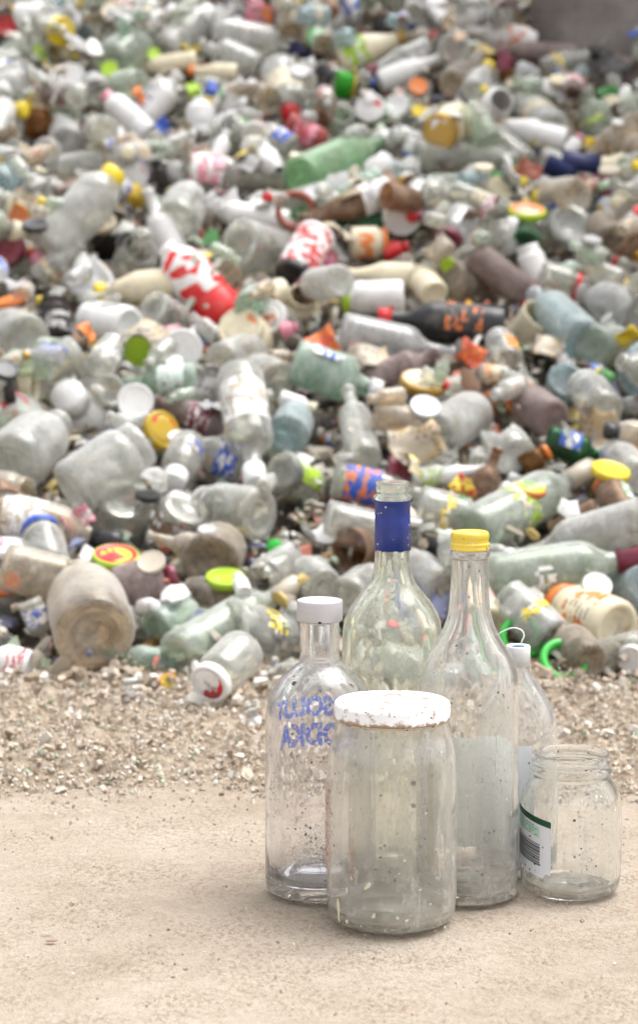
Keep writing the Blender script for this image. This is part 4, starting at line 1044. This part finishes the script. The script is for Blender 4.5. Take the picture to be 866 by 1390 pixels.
YM = fg_solid('yellow_metal', (.80, .60, .08), .3, (.80, .68, .30), .05, .15)
link('cap', lathe('cap', cp, YM, 180, fn=lambda r, z, a, i: (r*(1+(.022 if i in (5, 6, 11, 12) else 0)*math.cos(a*45)), z)), e)
t = NT('back_label'); co = t.coords(rand=False); dd = t.n('ShaderNodeBsdfDiffuse'); dd.inputs[0].default_value = (.88, .92, .89, 1); tl = t.n('ShaderNodeBsdfTranslucent'); tl.inputs[0].default_value = (.88, .92, .89, 1); tp = t.n('ShaderNodeBsdfTransparent')
LBW = t.done(t.mixs(t.ramp(t.noise(co, 30, 5), [(.3, .9), (.6, 1.0)]), tp.outputs[0], t.mixs(.5, dd.outputs[0], tl.outputs[0])))
rb = fg_r(68, 1080, Y)
patch('back_label', LBW, rb+.0004, math.pi-1.35, math.pi+1.35, fg_z(634, 1168, Y), fg_z(634, 1014, Y), e, 40, 8, .0008, 3, lambda u, v: .004*v*math.sin(u*9)*.5)
db = link('debris_bit', shard_mesh('brown', 4), e); db.scale = (.007,)*3; db.location = (-.034, -.014, .018)
tag(e, 'tall clear bottle with yellow screw cap and a white label on its far side', 'bottle', 'glassware standing on the concrete slab')

# --- small bottle with white cap and wire loop
e, P = stand('small_capped_bottle', 700, 1196, 52); Y = P.y
pts = [(1188, 48), (1180, 52), (1165, 54), (1010, 54), (985, 53), (962, 48), (944, 39), (928, 28), (916, 19), (906, 14.5), (900, 14), (896, 14), (892, 16), (884, 14), (880, 13)]
pr = pxprof(700, Y, pts); pr = [(r, max(.0035, z)) for r, z in pr]; pr = chaikin(pr[:11], 2)+pr[11:]
G = fg_glass('small_glass', (1, 1, 1), .10, (.84, .83, .80), .04)
link('glass_body', shell('glass_body', pr, G, .0026, .008, punt=.008), e)
z0, z1 = fg_z(700, 904, Y), fg_z(700, 877, Y); rc = fg_r(16.5, 890, Y)
WP = fg_solid('white_plastic', (.76, .76, .77), .4, None, .02)
cap = link('cap', lathe('cap', [(rc*.9, z0), (rc, z0), (rc, z1-.001), (rc*.95, z1), (rc*.8, z1-.0003), (rc*.78, z1-.0015), (0, z1-.0015)], WP, 48), e)
def smooth(P):
    for _ in range(3): P = [P[0]]+[q for a, b in zip(P, P[1:]) for q in (a*.75+b*.25, a*.25+b*.75)]+[P[-1]]
    return P
v, f = tube(smooth([Vector((x, y, z)) for x, y, z in ((rc*.2, -rc*.3, z1+.0005), (rc*.25, -rc*.3, z1+.004), (rc*.5, -rc*.2, z1+.008), (rc*.3, 0, z1+.0125), (-rc*.4, 0, z1+.0145), (-rc*1.2, .002, z1+.0115), (-rc*1.9, .004, z1+.006), (-rc*2.2, .004, z1+.002))]), .0006)
pts3 = []
link('wire_loop', mesh('wire_loop', v, f, WP), e)
link('cap_opening', lathe('cap_opening', [(0, z1-.0006), (rc*.5, z1-.0006), (rc*.52, z1-.0014)], fg_solid('teal_plastic', (.02, .13, .17), .4), 24), e)
rb = fg_r(54, 1080, Y)
patch('label', fg_solid('white_paper', (.72, .73, .77), .7), rb+.0004, -1.9, .28, fg_z(700, 1165, Y), fg_z(700, 1002, Y), e, 40, 4, .0006, 5)
tag(e, 'small clear bottle with white cap and white plastic loop behind the open jar', 'bottle', 'glassware standing on the concrete slab')

# --- open jar with barcode
e, P = stand('open_jar', 773, 1228, 62); Y = P.y
pts = [(1218, 54), (1210, 62), (1196, 67), (1170, 68.5), (1095, 68.5), (1078, 66.5), (1065, 60), (1058, 54.5), (1054, 52), (1050, 52), (1047, 55), (1043, 55), (1040, 51), (1036, 51), (1034, 53), (1031, 53), (1028, 50.5), (1025, 51), (1022, 51)]
pr = pxprof(773, Y, pts); pr = [(r, max(.003, z)) for r, z in pr]; pr = chaikin(pr[:9], 2)+pr[9:]
G = fg_glass('open_jar_glass', (.995, 1.0, .995), .045, (.84, .84, .80), .03, .008)
link('glass_body', shell('glass_body', pr, G, .0028, .006, punt=.005), e)
rb = fg_r(68.5, 1130, Y)+.0005
LM = fg_solid('label_paper', (.74, .76, .80), .55)
sl = lambda u, v: -.0085*u
za, zt = fg_z(773, 1166, Y), fg_z(773, 1088, Y)
lab = patch('label', LM, rb, -1.62, -.50, za, zt, e, 20, 8, .0002, 9, lambda u, v: -.0085*u+(.004*(u > .85)*(v < .3)))
patch('label_band', fg_solid('green_ink', (.01, .07, .03), .5, None, 0), rb+.0002, -1.62, -.50, zt-.0046, zt+.0003, lab, 20, 1, 0, 1, sl)
patch('label_tint', fg_solid('pale_green_ink', (.50, .70, .58), .5, None, 0), rb+.00018, -1.6, -.75, zt-.0135, zt-.0052, lab, 16, 1, 0, 1, sl)
bc = []; rg = random.Random(4); zz = zt-.020; vs, fs = [], []
while zz > za+.009:
    w = rg.choice([.0004, .0004, .0007, .0011]); n = len(vs)
    for j in range(2):
        for i in range(13):
            a = -1.60+(.86)*i/12; vs.append(((rb+.0003)*math.sin(a), -(rb+.0003)*math.cos(a), zz-w*j-.0085*(i/12*.78)))
    for i in range(12): fs.append((n+i, n+13+i, n+14+i, n+i+1))
    zz -= w+rg.choice([.0004, .0005, .0008])
link('barcode', mesh('barcode', vs, fs, fg_solid('black_ink', (.03, .03, .035), .6, None, 0)), lab)
vs, fs = [], []
for q in range(4):
    zz = zt-.0068-.0022*q
    for k in range(9):
        if rg.random() < .2: continue
        n = len(vs); a = -1.55+.085*k
        for dz in (0, .0007):
            for da in (0, .065): vs.append(((rb+.0004)*math.sin(a+da), -(rb+.0004)*math.cos(a+da), zz-dz-.0085*((a+1.62)/1.12)))
        fs.append((n, n+2, n+3, n+1))
link('small_print', mesh('small_print', vs, fs, fg_solid('grey_ink_line', (.15, .24, .22), .6, None, 0), False), lab)
db = link('dirt_bit', shard_mesh('dark', 3), e); db.scale = (.003,)*3; db.location = (-.002, -.0385*fg_r(68.5, 1100, Y)/.0385-.0008, fg_z(773, 1097, Y)); db.rotation_euler = (1.5, 0, 0)
tag(e, 'short open glass jar without lid, torn barcode label on its side', 'jar', 'glassware standing on the concrete slab')

# --- big lidded jar, nearest
e, P = stand('lidded_jar', 531, 1275, 78); Y = P.y
pts = [(1264, 70), (1255, 79), (1240, 85), (1220, 88), (1190, 89), (1060, 89), (1035, 87.5), (1015, 84.5), (1000, 80), (990, 77), (980, 76), (968, 75), (960, 74)]
pr = pxprof(531, Y, pts); pr = [(r, max(.004, z)) for r, z in pr]; pr = chaikin(pr[:11], 2)+pr[11:]
G = fg_glass('lidded_jar_glass', (1, 1, .995), .105, (.89, .865, .79), .08, .03, scale=.8)
link('glass_body', shell('glass_body', pr, G, .003, .008, punt=.006), e)
z0, z1 = fg_z(531, 973, Y), fg_z(531, 952, Y); rc = fg_r(80, 968, Y)
t = NT('rusty_white_lid'); co = t.coords(rand=False); 
sx = t.n('ShaderNodeSeparateXYZ'); t.l(co, sx.inputs[0])
edge = t.ramp(t.math('ADD', t.math('MULTIPLY', sx.outputs[2], 1/(z1-z0)), -z0/(z1-z0)), [(0.0, .95), (.22, .45), (.6, .22), (.85, .42), (1.0, .12)])
ru = t.ramp(t.math('ADD', t.noise(co, 95, 6, .72), t.math('MULTIPLY', edge, .24)), [(.60, 0.0), (.68, .85)])
cc = t.mixc(t.noise(co, 30, 4), (.74, .735, .74), (.82, .815, .82)); cc = t.mixc(ru, cc, t.mixc(t.noise(co, 300, 3), (.12, .055, .02), (.38, .20, .08)))
cc = t.mixc(t.specks(co, 300, .12, .27), cc, (.08, .05, .03)); cc = t.mixc(t.specks(co, 120, .08, .25), cc, (.36, .22, .12))
pn = t.prin(cc, .42); t.l(t.bump(t.noise(co, 150, 5), .3, .001), pn.inputs['Normal'])
lp = [(rc*.93, z0-.0006), (rc*.985, z0-.0006), (rc*1.0, z0+.0006), (rc*.99, z0+.0016), (rc*.99, z1-.003), (rc*.975, z1-.0012), (rc*.94, z1-.0002), (rc*.90, z1), (rc*.87, z1-.0006), (rc*.85, z1-.0011), (rc*.5, z1-.001), (0, z1-.001)]
link('lid', lathe('lid', lp, t.done(pn.outputs[0]), 96, fn=lambda r, z, a, i: (r*(1+.003*math.sin(a*5+2)), z+.0003*math.sin(a*3))), e)
link('lid_seal', lathe('lid_seal', [(rc*.955, z0-.0024), (rc*.975, z0-.0018), (rc*.97, z0-.0004)], fg_solid('rust_gum', (.52, .47, .36), .7, (.12, .07, .03), .3), 64), e)
rb = fg_r(89, 1120, Y)
patch('residue_strip', worn('yellow_residue', (.70, .60, .26), 70, .2, .45, .55), rb+.0004, math.pi-.78, math.pi-.66, fg_z(531, 1195, Y), fg_z(531, 1050, Y), e, 4, 10, .0006, 4)
patch('residue_strip', worn('orange_residue', (.62, .33, .18), 90, .4, .6, .5), rb+.0004, -.72, -.62, fg_z(531, 1180, Y), fg_z(531, 1120, Y), e, 4, 10, .0006, 6)
t = worn('pink_label_residue', (.68, .54, .50), 260, .44, .55, .95)
patch('label_residue', t, rb+.0007, -1.62, -1.18, fg_z(531, 1172, Y), fg_z(531, 1052, Y), e, 8, 26, .002, 8)
patch('label_residue', worn('red_label_residue', (.45, .10, .07), 300, .53, .60, .9), rb+.0009, -1.55, -1.25, fg_z(531, 1190, Y), fg_z(531, 1070, Y), e, 6, 20, .002, 9)
blob = fg_solid('cream_glue', (.66, .60, .44), .7, None, 0)
for (bx_, by_, w_, h_, rt_) in ((497, 1188, 5, 14, -.7), (470, 1198, 3, 8, 0), (459, 1228, 6, 34, .1), (476, 1181, 3, 6, .5), (505, 1226, 5, 8, -.4), (536, 1228, 4, 5, .8), (548, 1232, 6, 3, .4), (566, 1193, 3, 3, 0), (470, 1240, 5, 6, .2), (600, 1250, 4, 4, .9)):
    a = math.asin(max(-.98, min(.98, (bx_-531)/89))); zq = fg_z(531, by_, Y)+.004; vs, fs = [(0, 0, .0005)], []
    for k in range(12):
        q = 6.283*k/12; u, w2 = math.cos(q)*w_*.5*(1+.3*math.sin(q*3+bx_)), math.sin(q)*h_*.5; u, w2 = u*math.cos(rt_)-w2*math.sin(rt_), u*math.sin(rt_)+w2*math.cos(rt_)
        vs.append((u*P.y/F, w2*P.y/F, 0))
    vs = [((rb+.0004+d)*math.sin(a+x/rb), -(rb+.0004+d)*math.cos(a+x/rb), zq+y) for x, y, d in vs]
    for k in range(12): fs.append((0, 1+k, 1+(k+1) % 12))
    link('glue_blob', mesh('glue_blob', vs, fs, blob), e)
tag(e, 'big hazy lidded jar with rusty white metal lid, standing in front of the others', 'jar', 'glassware standing on the concrete slab')

# small bits lying on the slab
for (px_, py_, s_, tn, lb) in ((66, 1267, .010, 'clear', 'tiny clear glass chip alone on the concrete slab'), (70, 1278, .009, 'brown', 'thin brown splinter by the tiny glass chip'), (352, 1031, .016, 'dark', 'small dark brown lump in the rubble beside the silver capped bottle')):
    P = hit(px_, py_, .002); o = link('glass_chip', shard_mesh(tn, px_)); o.scale = (s_, s_*.7, s_*.6); o.location = P; tag(o, lb, 'shard')

# ------------------------------------------------------------------ light, camera
w = bpy.data.worlds.new('World'); scn.world = w; w.use_nodes = True; nt = w.node_tree; nt.nodes.clear()
sky = nt.nodes.new('ShaderNodeTexSky'); sky.sky_type = 'NISHITA'; sky.sun_disc = False
SEL, SAZ = R(68), R(62)
sky.sun_elevation = SEL; sky.sun_rotation = SAZ; sky.air_density = 1; sky.dust_density = 4; sky.ozone_density = 1
hs = nt.nodes.new('ShaderNodeHueSaturation'); hs.inputs['Saturation'].default_value = .12
bg = nt.nodes.new('ShaderNodeBackground'); bg.inputs[1].default_value = .15; ou = nt.nodes.new('ShaderNodeOutputWorld')
nt.links.new(sky.outputs[0], hs.inputs['Color']); nt.links.new(hs.outputs[0], bg.inputs[0]); nt.links.new(bg.outputs[0], ou.inputs[0])
sl = bpy.data.lights.new('sun', 'SUN'); sl.energy = 1.0; sl.angle = R(50); sl.color = (1, .975, .95)
so = link('sun', sl); d = Vector((math.sin(SAZ)*math.cos(SEL), math.cos(SAZ)*math.cos(SEL), math.sin(SEL))); so.rotation_euler = d.to_track_quat('Z', 'Y').to_euler()
cam = bpy.data.cameras.new('camera'); co_ = link('camera', cam); scn.camera = co_
co_.location = CAM; co_.rotation_euler = (R(90)-PITCH, 0, 0)
cam.sensor_fit = 'VERTICAL'; cam.sensor_height = 36*1390/1300; cam.sensor_width = cam.sensor_height*866/1390; cam.lens = cam.sensor_height*F/1390
cam.shift_y = -45/1390; cam.clip_end = 1000; cam.clip_start = .05
cam.dof.use_dof = True; cam.dof.focus_distance = 1.72; cam.dof.aperture_fstop = 9.0
scn.view_settings.view_transform = 'Standard'; scn.view_settings.look = 'None'; scn.view_settings.gamma = 1; scn.view_settings.exposure = 1.27
scn.cycles.max_bounces = 14; scn.cycles.transparent_max_bounces = 24; scn.cycles.transmission_bounces = 14; scn.cycles.diffuse_bounces = 4; scn.cycles.glossy_bounces = 4
scn.cycles.use_denoising = True; scn.cycles.sample_clamp_indirect = 6
for o in bpy.data.objects:
    if o.type == 'MESH' and o.data.users > 40: pass
